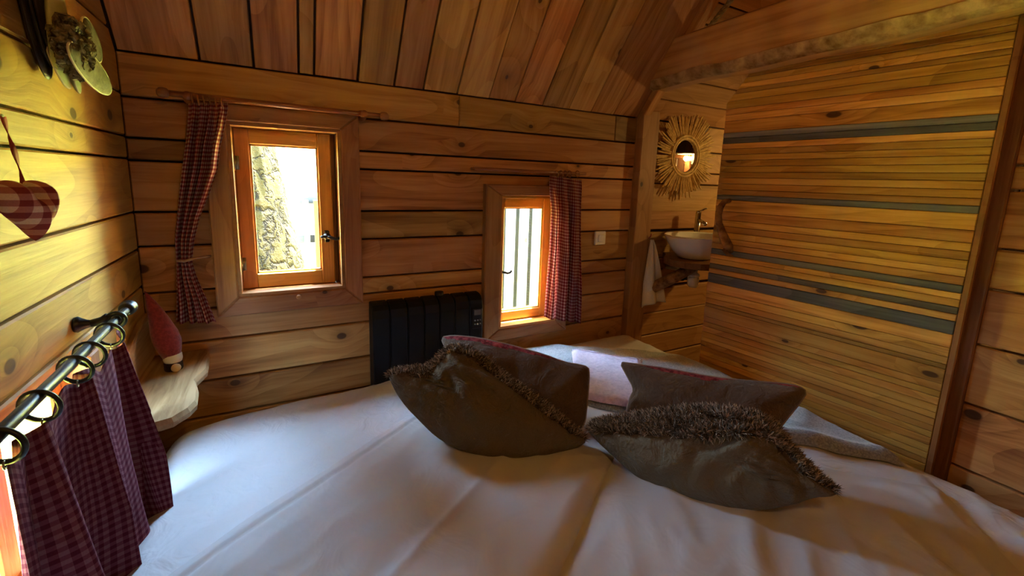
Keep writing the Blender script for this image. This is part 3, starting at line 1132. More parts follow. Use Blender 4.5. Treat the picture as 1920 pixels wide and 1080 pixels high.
cu3 = thing('curtain', 'dark red gingham curtain hanging from the black iron rod', 'curtain', (XL + .075, 1.1, -.4))
Y0C, Y1C = .815, 1.46


def cu3_fn(u, v):
    y = Y0C + (Y1C - Y0C) * u
    y += .035 * math.sin(u * 17 + 1)
    sag = 0
    near = min(abs(y - r) for r in ring_y + [.7, .6, .5, 1.42])
    sag = min(.03, near * near * 9)
    ztop = -.413 - sag
    zbot = -.93
    z = ztop + (zbot - ztop) * v
    a = (.012 + .032 * min(1, v * 1.6)) * min(1, .12 + u * 5)
    x = XL + .062 + a * math.sin(u * 30 + .6 + .5 * math.sin(v * 3)) + a * .4 * math.sin(u * 53 + 2.0)
    k_ = max(0, (u - .62) / .38)
    y2 = y - .10 * v * k_
    x += .075 * v * k_
    return (max(x, XL + .015), y2, z)


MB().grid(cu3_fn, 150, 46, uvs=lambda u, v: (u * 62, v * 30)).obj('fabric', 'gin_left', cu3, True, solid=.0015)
for ry in ring_y + [.7]:
    MB().torus((xr_, ry, -.359 - .016 + (ry - 1.42) * .019), (.25, 1, .1), .0265, .0042, 22, 8).obj('ring', 'black_metal', cu3, True)
    MB().torus((xr_, ry, -.359 - .045 + (ry - 1.42) * .019), (1, .2, 0), .006, .0014, 12, 6).obj('ring_eyelet', 'hinge', cu3, True)

# ------------------------------------------------------------------ radiator and switch
rd = thing('radiator', 'black panel radiator with vertical grooves under the window wall', 'radiator', (.58, D, -.98))
rx0, rx1, rz0, rz1 = .326, .838, -.985, -.535
nseg = 7
xs_ = [rx0 + (rx1 - rx0) * q for q in (0, .145, .295, .44, .58, .725, .865, 1)]


def rad_panel(x0, x1):
    m = MB()
    prof = [(-.02, rz0), (-.085, rz0 + .012), (-.095, rz0 + .04), (-.095, rz1 - .06), (-.088, rz1 - .025), (-.07, rz1 - .006), (-.045, rz1), (-.015, rz1)]
    vs = []
    for x, b in ((x0, .004), (x0 + .004, 0), (x1 - .004, 0), (x1, .004)):
        for (dy, z) in prof:
            vs.append((x, D + dy + b * (1 if dy < -.03 else 0), z - (b if z > rz1 - .05 else 0)))
    n = len(prof)
    fs = []
    for i in range(3):
        for k in range(n - 1):
            fs.append((i * n + k, (i + 1) * n + k, (i + 1) * n + k + 1, i * n + k + 1))
    fs.append(tuple(range(n)))
    fs.append(tuple(range(4 * n - 1, 3 * n - 1, -1)))
    fs.append((0, 3 * n, 2 * n, n)[::-1])
    m.add(vs, fs)
    return m


for i in range(nseg):
    rad_panel(xs_[i] + .0015, xs_[i + 1] - .0015).obj('fin', 'rad', rd, False)
MB().box(((rx0 + rx1) / 2, D - .045, (rz0 + rz1) / 2 - .01), (rx1 - rx0 - .004, .08, rz1 - rz0 - .05)).obj('body', 'rad_panel', rd)
MB().lathe([(0, 0), (.022, 0), (.02, .03), (0, .031)], (.64, D - .03, rz1 - .012), (0, 0, 1), 16).obj('knob', 'rad_panel', rd, True)
cpx_ = (xs_[6] + xs_[7]) / 2 + .004
cpan = MB().box((cpx_, D - .0955, rz1 - .115), (.046, .004, .095), None, .001).obj('control_panel', 'rad_panel', rd)
MB().box((cpx_ - .001, D - .0985, rz1 - .083), (.034, .002, .026), None, .0005).obj('screen', 'screen', cpan)
for r_ in range(2):
    for k in range(3):
        bx = (cpx_ + (k - 1) * .0135, D - .0985, rz1 - .122 - r_ * .018)
        MB().lathe([(0, 0), (.0042, 0), (.0036, .002), (0, .0022)], bx, (0, -1, 0), 12).obj('button', 'white_plastic' if (r_ == 1 and k == 1) else 'screen', cpan, True)
sw = thing('light_switch', 'square white light switch on the plank wall', 'switch', (1.597, D, -.303))
MB().box((1.597, D - .004, -.303), (.078, .012, .078), None, .004).obj('plate', 'white_plastic', sw)
MB().box((1.601, D - .011, -.303), (.040, .006, .042), Matrix.Rotation(.05, 3, 'X'), .002).obj('rocker', 'white_plastic', sw, color=(.9, .9, .9))

# ------------------------------------------------------------------ corner shelf and felt gnome
sh = thing('shelf', 'pale live-edge corner shelf on the plank wall', 'shelf', (-.34, 1.6, -.68))
edge = [(-.258, D - .002), (-.246, 1.80), (-.240, 1.70), (-.262, 1.62), (-.245, 1.54), (-.238, 1.46), (-.250, 1.42), (-.280, 1.375), (-.33, 1.36), (-.38, 1.355), (XL + .001, 1.36), (XL + .001, D - .002)]
m = MB()
n_ = len(edge)
zt, zb = -.66, -.688
ins_ = inset([tuple(p) for p in edge], .004)
vs = [(x, y, zb) for x, y in edge] + [(x + .002, y, (zt + zb) / 2) for i, (x, y) in enumerate(edge)] + [(p[0], p[1], zt) for p in ins_]
fs = [tuple(range(n_)), tuple(range(2 * n_, 3 * n_))]
for k in range(2):
    for i in range(n_):
        j = (i + 1) % n_
        fs.append((k * n_ + i, k * n_ + j, (k + 1) * n_ + j, (k + 1) * n_ + i))
m.add(vs, fs)


def wood_y(name, d_, m_, l_):
    t = NT(name)
    tc = t.n('ShaderNodeTexCoord')
    sp = t.n('ShaderNodeSeparateXYZ')
    t.l(tc.outputs['Object'], sp.inputs[0])
    v = t.vec(t.math('MULTIPLY', sp.outputs[1], 3), t.math('MULTIPLY', sp.outputs[0], 30), t.math('MULTIPLY', sp.outputs[2], 20))
    n1 = t.noise(v, 1, 5, .6, .8)
    t.base(t.ramp(n1, [(.32, d_), (.5, m_), (.66, l_)]))
    t.set(Roughness=.65, Specular_IOR_Level=.2)
    t.bump(n1, .3, .005)
    return t.m


M['shelf_long'] = wood_y('pale_shelf', (.26, .15, .065), (.40, .26, .12), (.50, .35, .18))
m.obj('board', 'shelf_long', sh, False)
plank('back_board', sh, [(1.42, -.66), (D - .004, -.66), (D - .004, -.50), (1.80, -.50), (1.42, -.60)], ((XL + .001, 0, 0), (0, 1, 0), (0, 0, 1), (1, 0, 0)), .016, 'shelf')
plank('bracket', sh, [(-XL * 0 + 1.55, -.80), (1.60, -.80), (1.60, -.696), (1.42, -.696)], ((XL + .001, 0, 0), (0, 1, 0), (0, 0, 1), (1, 0, 0)), .03, 'shelf')

g0 = np.array([-.335, 1.735, -.66])
gn = thing('felt_gnome', 'red felt gnome with pointed hat on the corner shelf', 'figurine', g0)
ax = (np.array([-.02, .03, 1.0]))
MB().lathe([(0, 0), (.024, 0), (.026, .004), (.026, .026), (.023, .03), (0, .03)], g0, (0, 0, 1), 20).obj('log_base', 'log_bark', gn, True)
MB().lathe([(0, .0), (.013, .001), (.014, .006), (.009, .012), (0, .013)], g0 + np.array([.010, -.025, .015]), (.3, -1, .1), 14).obj('nose', 'log_end', gn, True)
q = MB()
q.lathe([(.0, .028), (.024, .028), (.027, .038), (.026, .054), (.015, .062)], g0, (0, 0, 1), 20)
q.obj('beard', 'gnome_white', gn, True)
pr = [(.0, .04), (.024, .042), (.033, .07), (.039, .10), (.037, .13), (.031, .155), (.026, .18), (.021, .205), (.013, .235), (.006, .258), (.001, .272)]
q = MB().lathe(pr, g0, (0, 0, 1), 22)
q.v = [(x + (z - g0[2]) ** 2 * -.55 - (z - g0[2]) * .06, y + (z - g0[2]) * .06, z) if True else 0 for x, y, z in q.v]
q.obj('hat', 'red_felt', gn, True)

# ------------------------------------------------------------------ fabric heart and dried-moss ornament on the left wall
hc = on(52, 396, 0, XL + .042)
he = thing('fabric_heart', 'stuffed red gingham heart hanging on a ribbon', 'ornament', hc)
pts2 = []
NH = 72
for i in range(NH):
    t_ = 2 * math.pi * i / NH
    hx_ = 16 * math.sin(t_) ** 3
    hy_ = 13 * math.cos(t_) - 5 * math.cos(2 * t_) - 2 * math.cos(3 * t_) - math.cos(4 * t_)
    pts2.append((hx_ / 17 * .043, (hy_ + 2.5) / 17 * .064))


def inflate(outline, U, V, N, P0, Tf, Tb, rings=14, expo=.55, wrinkle=0.0, seed=0.0, pleats=None, uvscale=None):
    """closed cushion: returns MB with front (mi 0) and back (mi 1), plus the seam loop"""
    ol = np.array(outline)
    c = ol.mean(axis=0)
    n = len(ol)
    seg_a, seg_b = ol, np.roll(ol, -1, axis=0)
    P = []
    for r in range(rings + 1):
        s_ = math.sin(r / rings * math.pi / 2)
        P.append(c + (ol - c) * s_)
    P = np.array(P)                    # rings+1, n, 2

    def dist(p):
        ab = seg_b - seg_a
        t_ = np.clip(((p - seg_a) * ab).sum(1) / np.maximum((ab * ab).sum(1), 1e-12), 0, 1)
        return np.sqrt((((seg_a + ab * t_[:, None]) - p) ** 2).sum(1)).min()
    dm = np.array([[dist(p) for p in ring] for ring in P])
    Rm = dm.max()
    h = (1 - (1 - np.minimum(dm / Rm, 1)) ** 2) ** expo
    h[-1] = 0
    U, V, N, P0 = (np.array(q, float) for q in (U, V, N, P0))
    mb = MB()
    for side, T in ((0, Tf), (1, -Tb)):
        vs = []
        for r in range(rings + 1):
            for k in range(n):
                p = P[r, k]
                hh = T * h[r, k]
                if wrinkle:
                    hh += wrinkle * h[r, k] * mn.noise(Vector((p[0] * 9 + seed, p[1] * 9, side * 5))) * (1 if T > 0 else -1)
                    hh += wrinkle * .5 * h[r, k] * mn.noise(Vector((p[0] * 24 + seed, p[1] * 24, side * 5))) * (1 if T > 0 else -1)
                if pleats and T > 0:
                    for (qx, qy, ln, am, fr) in pleats:
                        dx, dy = p[0] - qx, p[1] - qy
                        rr = math.hypot(dx, dy)
                        if rr < ln:
                            hh += am * math.sin(math.atan2(dy, dx) * fr) * math.sin(math.pi * min(1, rr / ln)) * min(1, h[r, k] * 2)
                vs.append(P0 + U * p[0] + V * p[1] + N * hh)
        fs = []
        for r in range(rings):
            for k in range(n):
                k2 = (k + 1) % n
                q_ = (r * n + k, (r + 1) * n + k, (r + 1) * n + k2, r * n + k2)
                fs.append(q_ if side == 0 else q_[::-1])
        us = uvscale or 1.0
        mb.add(vs, fs, side, [(P[r, k][0] * us, P[r, k][1] * us) for r in range(rings + 1) for k in range(n)])
    loop = [P0 + U * p[0] + V * p[1] for p in ol]
    return mb, loop


mbh, lp = inflate(pts2, (0.45, .89, .0), (.0, -.22, 1), (.89, -.45, .0), hc, .040, .032, 12, .55, uvscale=46)
mbh.obj('body', ['gin_heart', 'gin_heart'], he, True)
rb = []
top = hc + np.array([.004, -.006, .032])
end = on(6, 218, 0, XL + .008)
mrb = MB()
for i in range(15):
    t_ = i / 14
    p = top + (end - top) * t_
    tw = t_ * 7
    dv = np.array([math.sin(tw) * .3, math.cos(tw), 0]) * .008
    rb.append((p - dv, p + dv))
mrb.add([q for a in rb for q in a], [(2 * i, 2 * i + 1, 2 * i + 3, 2 * i + 2) for i in range(14)])
mrb.obj('ribbon', 'red_ribbon', he, True, solid=.0012)
MB().lathe([(0, 0), (.004, 0), (.004, .008), (0, .009)], (XL, end[1], end[2]), (1, 0, 0), 10).obj('nail', 'hinge', he)

orn = thing('dried_moss_ornament', 'dried moss wall ornament with dark curled leaves and pods', 'ornament', (XL, 1.3, .27))


def oval(cy_, cz_, ry, rz, rot, n=40):
    out = []
    for i in range(n):
        t_ = 2 * math.pi * i / n
        a, b = ry * math.cos(t_), rz * math.sin(t_)
        out.append((cy_ + a * math.cos(rot) - b * math.sin(rot), cz_ + a * math.sin(rot) + b * math.cos(rot)))
    return out


def pod(xc, cy_, cz_, ry, rz, rot, mat, thick=.008, rim=True, tilt=0.0):
    mb_, lp_ = inflate([(a - cy_, b - cz_) for a, b in oval(cy_, cz_, ry, rz, rot)], (tilt, 1, 0), (0, 0, 1), (1, -tilt, 0), (xc, cy_, cz_), thick, thick, 7, .5, wrinkle=.004, seed=cy_ * 10)
    o_ = mb_.obj('pod' if rim else 'leaf', [mat, mat], orn, True)
    if rim:
        MB().tube(lp_ + [lp_[0]], .0022, 6, caps=False).obj('pod_rim', 'pod_rim', o_, True)
    return o_


def pod_px(xo, c, tip, wid, mat, thick, rim):
    x_ = XL + xo
    C0, T0 = on(*c, 0, x_), on(*tip, 0, x_)
    dv = T0 - C0
    L_ = math.hypot(dv[1], dv[2])
    return pod(x_, C0[1], C0[2], L_, wid, math.atan2(dv[2], dv[1]), mat, thick, rim)


pod_px(.014, (62, 20), (92, 150), .045, 'dark_leaf', .010, False)
pod_px(.026, (74, 15), (100, 128), .040, 'dark_leaf', .010, False)
pod_px(.038, (84, 25), (102, 100), .035, 'dark_leaf', .008, False)
pod_px(.052, (106, 40), (112, 132), .036, 'lichen', .012, False)
pod_px(.036, (112, 128), (132, 163), .020, 'lichen', .006, True)
pod_px(.048, (143, 150), (150, 174), .014, 'lichen', .005, True)
pod_px(.088, (172, 132), (208, 166), .036, 'pod', .007, True)
pod_px(.085, (172, 76), (190, 108), .036, 'pod', .007, True)
mo = MB()
random.seed(3)
bc = Vector(on(138, 90, 0, XL + .075))
for i in range(420):
    d_ = Vector((random.gauss(0, 1), random.gauss(0, 1), random.gauss(0, 1))).normalized()
    p = bc + Vector((d_.x * .022, d_.y * .068, d_.z * .056)) * random.uniform(.75, 1.05)
    s_ = random.uniform(.006, .013)
    r_ = Matrix.Rotation(random.uniform(0, 6), 3, Vector((random.random(), random.random(), random.random() + .1)))
    mo.box(p, (s_, s_ * 1.5, s_), r_)
mo.lathe([(0, -.05), (.03, -.045), (.058, -.022), (.062, .0), (.058, .022), (.03, .045), (0, .05)], bc, (0, 0, 1), 20, sx=.022 / .08, sy=1.1)
mso = mo.obj('moss_clump', 'moss', orn)
mso['kind'] = 'stuff'

# ------------------------------------------------------------------ washbasin corner
mc = on(1285, 293, 1, D - .03)
mr = thing('sunburst_mirror', 'round mirror in a sunburst frame of rattan twigs', 'mirror', mc)
MB().lathe([(0, .0), (.098, .0), (.098, .006), (0, .006)], mc + np.array([0, .01, 0]), (0, -1, 0), 40).obj('glass', 'mirror', mr)
fr_ = MB().torus(mc + np.array([0, .0, 0]), (0, 1, 0), .104, .009, 40, 8)
fr_.torus(mc + np.array([0, -.002, 0]), (0, 1, 0), .120, .008, 40, 8)
fr_.obj('ring_frame', 'twig', mr, True)
MB().lathe([(0, 0), (.13, 0), (.13, .012), (0, .012)], mc + np.array([0, .026, 0]), (0, -1, 0), 30).obj('back_plate', 'dark_wood', mr)
random.seed(5)
for i in range(128):
    a = 2 * math.pi * (i + random.uniform(-.3, .3)) / 128
    ln = random.uniform(.215, .268)
    dv = np.array([math.cos(a), 0, math.sin(a)])
    yo = random.uniform(-.012, .014)
    b_ = a + random.uniform(-.06, .06)
    dv2 = np.array([math.cos(b_), 0, math.sin(b_)])
    P1 = mc + dv * .112 + np.array([0, yo * .4 + .004, 0])
    P2 = mc + dv * .112 + dv2 * (ln - .112) + np.array([0, yo, 0])
    MB().tube([P1, P2], [.0056, .0046], 6).obj('twig', 'twig', mr)

bc = np.array([2.135, 1.675, 0])
cab = thing('basin_shelf', 'rough timber shelf on a branch brace under the basin', 'shelf', (2.1, D, -.43))
q = MB()
ed = [(2.11, D - .002), (2.06, 1.83), (1.97, 1.76), (1.935, 1.68), (1.95, 1.59), (1.99, 1.52), (2.07, 1.475), (2.18, 1.46), (2.29, 1.49), (2.40, 1.55), (2.44, 1.66), (2.45, D - .002)]
n_ = len(ed)
q.add([(x, y, -.445) for x, y in ed] + [(x, y, -.410) for x, y in ed], [tuple(range(n_))[::-1], tuple(range(n_, 2 * n_))] + [(i, (i + 1) % n_, n_ + (i + 1) % n_, n_ + i) for i in range(n_)])
q.obj('board', 'casing', cab, color=(.5, .42, .38))
MB().tube([(1.965, D - .005, -.66), (1.99, 1.82, -.60), (2.02, 1.72, -.53), (2.06, 1.62, -.447)], [.030, .034, .032, .028], 12).obj('brace', 'branch', cab, True)
bs = thing('washbasin', 'round white ceramic vessel basin with tall chrome tap', 'washbasin', (bc[0], bc[1], -.41))
MB().lathe([(0, 0), (.085, 0), (.105, .008), (.135, .04), (.165, .085), (.185, .125), (.188, .132), (.184, .136), (.176, .128), (.15, .08), (.11, .035), (.06, .018), (0, .015)], (bc[0], bc[1], -.41), (0, 0, 1), 44, sx=1.05, sy=.92).obj('bowl', 'ceramic', bs, True)
MB().lathe([(0, .016), (.02, .016), (.02, .02), (0, .021)], (bc[0], bc[1], -.41), (0, 0, 1), 18).obj('plug', 'chrome', bs, True)
q = MB().tube([(2.30, 1.815, -.41), (2.30, 1.815, -.16)], .017, 16)
q.tube([(2.30, 1.815, -.20), (2.275, 1.77, -.205), (2.25, 1.72, -.22)], .011, 12)
q.tube([(2.30, 1.815, -.16), (2.30, 1.815, -.145)], [.017, .014], 16)
q.tube([(2.30, 1.815, -.152), (2.33, 1.80, -.135), (2.345, 1.79, -.13)], [.006, .005, .004], 10)
q.obj('tap', 'chrome', bs, True)
q = MB().tube([(bc[0], bc[1], -.445), (bc[0], bc[1], -.48)], .014, 14)
q.lathe([(0, 0), (.020, 0), (.030, .012), (.032, .03), (.032, .06), (.025, .066), (.034, .068), (.034, .08), (.018, .088), (.014, .11)], (bc[0], bc[1], -.585), (0, 0, 1), 22)
q.tube([(bc[0], bc[1], -.50), (bc[0] + .02, bc[1] + .10, -.50), (bc[0] + .02, D - .002, -.505)], .013, 12)
q.obj('trap', 'white_plastic', bs, True)
q = MB()
for s_ in (0, 1):
    q.tube([(2.31 + .02 * s_, 1.80, -.445), (2.25 + .03 * s_, 1.77, -.53), (2.20 + .06 * s_, 1.80, -.575), (2.26 + .04 * s_, D - .002, -.60)], .006, 8)
q.obj('supply_hose', 'black_metal', bs, True)
MB().lathe([(0, 0), (.016, 0), (.016, .03), (.011, .034), (.011, .06), (0, .06)], (2.075, D - .001, -.66), (0, -1, 0), 14).obj('stop_valve', 'hinge', bs, True)

tw = thing('hand_towel', 'white hand towel hanging from a hook on the post', 'towel', (1.985, D - .05, -.32))
trows = [(449, 1219, 1224), (460, 1217, 1228), (490, 1213, 1234), (530, 1207, 1240), (566, 1205, 1245)]


def towel_fn(u, v):
    y, xl, xr2 = rows_interp(trows, v)
    p = on(xl + (xr2 - xl) * u, y + (12 * (1 - u) ** 3 if v > .7 else 0) * max(0, v - .7) / .3, 1, D - .065)
    a = .004 + .013 * v
    return (p[0], D - .065 + a * math.sin(u * 9 + 1) - .006, p[2])


MB().grid(towel_fn, 24, 30).obj('cloth', plain('white_towel', (.74, .71, .66), .95, 0, .1, (150, .3, .004)), tw, True, solid=.002)
hk = on(1221, 446, 1, D - .065)
MB().tube([(hk[0], D + .0, hk[2] - .005), (hk[0], D - .04, hk[2] - .008), (hk[0] + .002, D - .055, hk[2] + .004), (hk[0] + .006, D - .06, hk[2] + .022)], .0035, 8).obj('hook', 'red_ribbon', tw, True)

# bulb lamp on the washroom side wall
mp = on(1288, 297, 1, D - .03)
rr_ = mp * np.array([1, -1, 1])
lp3 = mp + rr_ * ((XB - .10 - mp[0]) / rr_[0])
lm = thing('wall_lamp', 'bare bulb wall lamp glowing in the washroom', 'lamp', (XB, lp3[1], lp3[2]))
MB().lathe([(0, 0), (.045, 0), (.045, .012), (.02, .018), (.018, .06), (0, .06)], (XB, lp3[1], lp3[2]), (-1, 0, 0), 22).obj('socket', 'white_plastic', lm, True)
t = NT('bulb_glow')
t.set(Emission_Color=(1.0, .68, .22, 1), Emission_Strength=240.0)
t.base((1, .9, .7))
M['bulb'] = t.m
MB().lathe([(0, 0), (.010, 0), (.011, .008), (.019, .028), (.021, .038), (.018, .050), (.009, .058), (0, .06)], (XB - .06, lp3[1], lp3[2]), (-1, 0, 0), 20).obj('bulb', 'bulb', lm, True)
MB().lathe([(0, .040), (.03, .040), (.095, .034), (.096, .037), (.03, .046), (0, .047)], (XB - .097, lp3[1], lp3[2]), (0, 0, 1), 24).obj('shade', 'white_plastic', lm, True)  # unseen disc added over the bare bulb to keep its light off the upper roof
o = struct('door_2', None, None, 'dark boarded cupboard door in the washroom')
YC = lp3[1] - .035
for k in range(4):
    plank('board', o, [(ZF, -YC + k * .13), (1.0, -YC + k * .13), (1.0, -YC + k * .13 + .127), (ZF, -YC + k * .13 + .127)], ((XB, 0, 0), (0, 0, 1), (0, -1, 0), (-1, 0, 0)), .02, 'dark_wood', (.5, .45, .4))
plank('stile', o, [(ZF, -YC - .02), (1.0, -YC - .02), (1.0, -YC + .03), (ZF, -YC + .03)], ((XB - .02, 0, 0), (0, 0, 1), (0, -1, 0), (-1, 0, 0)), .02, 'dark_wood', (.9, .8, .7))
plank('rail', o, [(-YC + .03, .25), (-YC + .51, .25), (-YC + .51, .30), (-YC + .03, .30)], ((XB - .02, 0, 0), (0, -1, 0), (0, 0, 1), (-1, 0, 0)), .02, 'dark_wood', (.9, .8, .7))

# pendant lamp hanging from the ridge, behind and above the photographer
PL = (.30, -.35, .72)
pd = thing('pendant_lamp', 'warm globe pendant hanging from the roof ridge', 'lamp', PL)
MB().tube([(PL[0], PL[1], PL[2] + .06), (PL[0], PL[1], slope_z(PL[1]) - .01)], .004, 8).obj('cord', 'black_metal', pd, True)
MB().lathe([(0, .09), (.02, .09), (.022, .05), (.03, .045), (0, .044)], PL, (0, 0, 1), 16).obj('socket', 'black_metal', pd, True)
t = NT('globe_glow')
t.set(Emission_Color=(1.0, .56, .17, 1), Emission_Strength=27.0)
M['globe'] = t.m
MB().lathe([(0, -.05), (.025, -.043), (.043, -.025), (.05, 0), (.043, .025), (.028, .042), (0, .046)], PL, (0, 0, 1), 20).obj('globe', 'globe', pd, True)

# rope on the rafter
rp = MB()
p0 = Vector((1.90, 1.590, .735))
p1 = Vector((1.90, 1.15, 1.10))
for k in range(3):
    pts = []
    for i in range(61):
        t_ = i / 60
        a = t_ * 60 + k * 2.094
        c_ = p0 + (p1 - p0) * t_
        pts.append(c_ + Vector((math.cos(a), 0, 0)) * .006 + Vector((0, .63, .77)) * math.sin(a) * .006)
    rp.tube(pts, .0075, 6)
tag(rp.obj('rope', 'rope', None, True), 'thick twisted hemp rope along the rafter above the beam', 'rope')

# ------------------------------------------------------------------ bed
BX0, BX1, BY0, BY1 = -.365, 1.825, -.55, 1.865
RB = .065


def bed_map(x, y, off=0.0, r=RB):
    ix0, ix1, iy0, iy1 = BX0 + r, BX1 - r, BY0 + r, BY1 - r
    cx, cy = min(max(x, ix0), ix1), min(max(y, iy0), iy1)
    vx, vy = x - cx, y - cy
    e = math.hypot(vx, vy)
    z = ZB
    if e > 1e-9:
        a = min(e / r, math.pi / 2)
        px, py = cx + vx / e * (r + off) * math.sin(a), cy + vy / e * (r + off) * math.sin(a)
        z = ZB - r + (r + off) * math.cos(a) - max(0, e - r * math.pi / 2)
    else:
        px, py, z = x, y, ZB + off
    # the far left corner is pulled in and sinks a little
    k = max(0, min(1, (.55 - px) / .9)) * max(0, min(1, (py - 1.2) / .6))
    return px + .0 * k, py - .10 * k * k, z - .012 * k


def ridge(v):
    return (1 - abs(v)) ** 2


def sheet_h(x, y):
    h = .014 * mn.noise(Vector((x * 2.2, y * 2.2, 1.0)))
    # pulled folds, running diagonally
    u, w = x * .8 + y * .6, -x * .6 + y * .8
    h += .017 * ridge(mn.noise(Vector((u * 2.0, w * 7.5, 4.0)))) * (.4 + .6 * max(0, mn.noise(Vector((x * 1.7, y * 1.7, 8)))))
    h += .006 * ridge(mn.noise(Vector((u * 9.0, w * 16, 2.0)))) * max(0, .5 + mn.noise(Vector((x * 2.6, y * 2.6, 12))))
    return h


bed = thing('bed', 'wide low bed made up with a white cotton sheet', 'bed', ((BX0 + BX1) / 2, .65, ZF))
e_ = RB * math.pi / 2 + .14
NXB, NYB = 210, 220


def bed_fn(u, v):
    x = BX0 + RB - e_ + (BX1 - BX0 - 2 * RB + 2 * e_) * u
    y = BY0 + RB - e_ + (BY1 - BY0 - 2 * RB + 2 * e_) * v
    return bed_map(x, y, sheet_h(x, y))


MB().grid(bed_fn, NXB, NYB).obj('mattress_sheet', 'sheet', bed, True)
MB().box(((BX0 + BX1) / 2, (BY0 + BY1) / 2, -1.13), (BX1 - BX0 - .02, BY1 - BY0 - .10, .16), None, .02).obj('mattress', 'sheet', bed)
MB().box(((BX0 + BX1) / 2, (BY0 + BY1) / 2 - .01, -1.25), (BX1 - BX0 - .01, BY1 - BY0 - .04, .12), None, .008).obj('frame', 'casing', bed)
for sx in (BX0 + .06, BX1 - .06):
    for sy in (BY0 + .06, BY1 - .08):
        MB().box((sx, sy, (-1.31 + ZF) / 2), (.07, .07, -1.31 - ZF), None, .004).obj('leg', 'casing', bed)


# two duvets folded across the bed on the diagonal
def duvet(name, label, p0, e1, L, Wd, thick, seed, hem=True, creases=(), ext=0.0):
    e1 = Vector((*e1, 0)).normalized()
    e2 = Vector((e1.y, -e1.x, 0))
    p0 = Vector((*p0, 0))

    def prof(b):
        s = min(b / .06, 1)
        return s * (2 - s) if s < 1 else 1

    def fn(u, v):
        a, b = u * L, v * Wd
        q = p0 + e1 * a + e2 * b
        edge = min(b, Wd - b, a, L - a)
        h = thick * (math.sqrt(max(0, prof(max(edge, 0)))) if hem else min(1, max(0, edge) / .30) ** .8) + .004
        if hem:
            h -= .006 * math.exp(-((b - .058) / .008) ** 2)
            h += .006 * math.exp(-((b - .012) / .012) ** 2)
        for (bc_, am, wd, sl) in creases:
            h += am * math.exp(-((b - bc_ - sl * a) / wd) ** 2)
        h += .010 * mn.noise(Vector((q.x * 3 + seed, q.y * 3, 0))) * min(1, edge * 6)
        h += .006 * ridge(mn.noise(Vector((a * 3 + seed, b * 9, 3)))) * min(1, edge * 8)
        return bed_map(q.x, q.y, h + sheet_h(q.x, q.y))
    return tag(MB().grid(fn, 150, 110).obj(name, 'duvet', None, True), label, 'duvet', None)


duvet('duvet', 'white cotton duvet with stitched hem between wall curtain and cushions', (-.30, 1.005), (.842, .54), 1.24, .72, .042, 1.0, True, ((.44, .006, .014, -.02), (.40, -.004, .03, -.02)))
duvet('duvet', 'smooth white cotton duvet on the slatted door side of the bed', (.13, .30), (.70, .714), 1.16, 1.05, .036, 5.0, False, ((.40, .008, .03, .05),))


# wool throw and folded pink blanket
def cloth_quad(name, mat, label, cat, q00, q10, q11, q01, off, thick, nu, nv, roll=0.0, seed=0, parent=None, edge_round=.03):
    Q = [Vector((*q, 0)) for q in (q00, q10, q11, q01)]

    def fn(u, v):
        q = Q[0] * (1 - u) * (1 - v) + Q[1] * u * (1 - v) + Q[2] * u * v + Q[3] * (1 - u) * v
        wd = (Q[3] - Q[0]).length
        b = min(v, 1 - v) * wd
        a = min(u, 1 - u) * (Q[1] - Q[0]).length
        ed = min(a, b)
        h = off + thick * math.sqrt(max(0, 1 - (1 - min(1, ed / edge_round)) ** 2))
        if roll:
            h += roll * math.exp(-((v * wd - .03) / .022) ** 2)
        h += .008 * mn.noise(Vector((q.x * 5 + seed, q.y * 5, 0))) * min(1, ed * 15) + .003 * mn.noise(Vector((q.x * 17 + seed, q.y * 17, 0))) * min(1, ed * 15)
        return bed_map(q.x, q.y, h + sheet_h(q.x, q.y))
    o_ = MB().grid(fn, nu, nv).obj(name, mat, parent, True)
    if label:
        tag(o_, label, cat)
    return o_, fn


th, _ = cloth_quad('wool_throw', 'throw', 'grey wool throw spread over the bed corner by the basin', 'throw', (.86, 1.46), (1.735, .49), (1.97, 1.32), (1.08, 1.98), .004, .024, 100, 90, .012, 2)
bp = [on(1090, 742, 2, ZB + .05), on(1172, 757, 2, ZB + .05), on(1205, 677, 2, ZB + .05), on(1072, 655, 2, ZB + .05)]
bk_ = thing('fleece_blanket', 'folded pale pink fleece blanket on the grey throw', 'blanket')
o_, bfn = cloth_quad('fleece', 'pink', None, None, bp[0][:2] + (bp[0] - bp[1])[:2] * .12, bp[1][:2] + (bp[1] - bp[0])[:2] * .25, bp[2][:2], bp[3][:2], .036, .022, 60, 50, 0, 4, bk_, .02)
st = MB()
for i in range(46):
    u = (i + .5) / 46
    a = Vector(bfn(u, .995)) + Vector((0, 0, .002))
    b = Vector(bfn(u + .004, .93)) + Vector((0, 0, .004))
    st.tube([a, b], .0022, 5)
so = st.obj('whip_stitching', 'stitch', bk_)
so['kind'] = 'stuff'

# ------------------------------------------------------------------ cushions
def resample(pts, n, smooth=1):
    p = np.array(pts, float)
    for _ in range(smooth):
        q = []
        for i in range(len(p)):
            a, b = p[i], p[(i + 1) % len(p)]
            q += [a * .78 + b * .22, a * .22 + b * .78]
        p = np.array(q)
    d = np.sqrt(((np.roll(p, -1, 0) - p) ** 2).sum(1))
    cum = np.concatenate([[0], np.cumsum(d)])
    out = []
    for s_ in np.linspace(0, cum[-1], n, endpoint=False):
        i = np.searchsorted(cum, s_, side='right') - 1
        t_ = (s_ - cum[i]) / d[i]
        out.append(p[i] * (1 - t_) + p[(i + 1) % len(p)] * t_)
    return np.array(out)


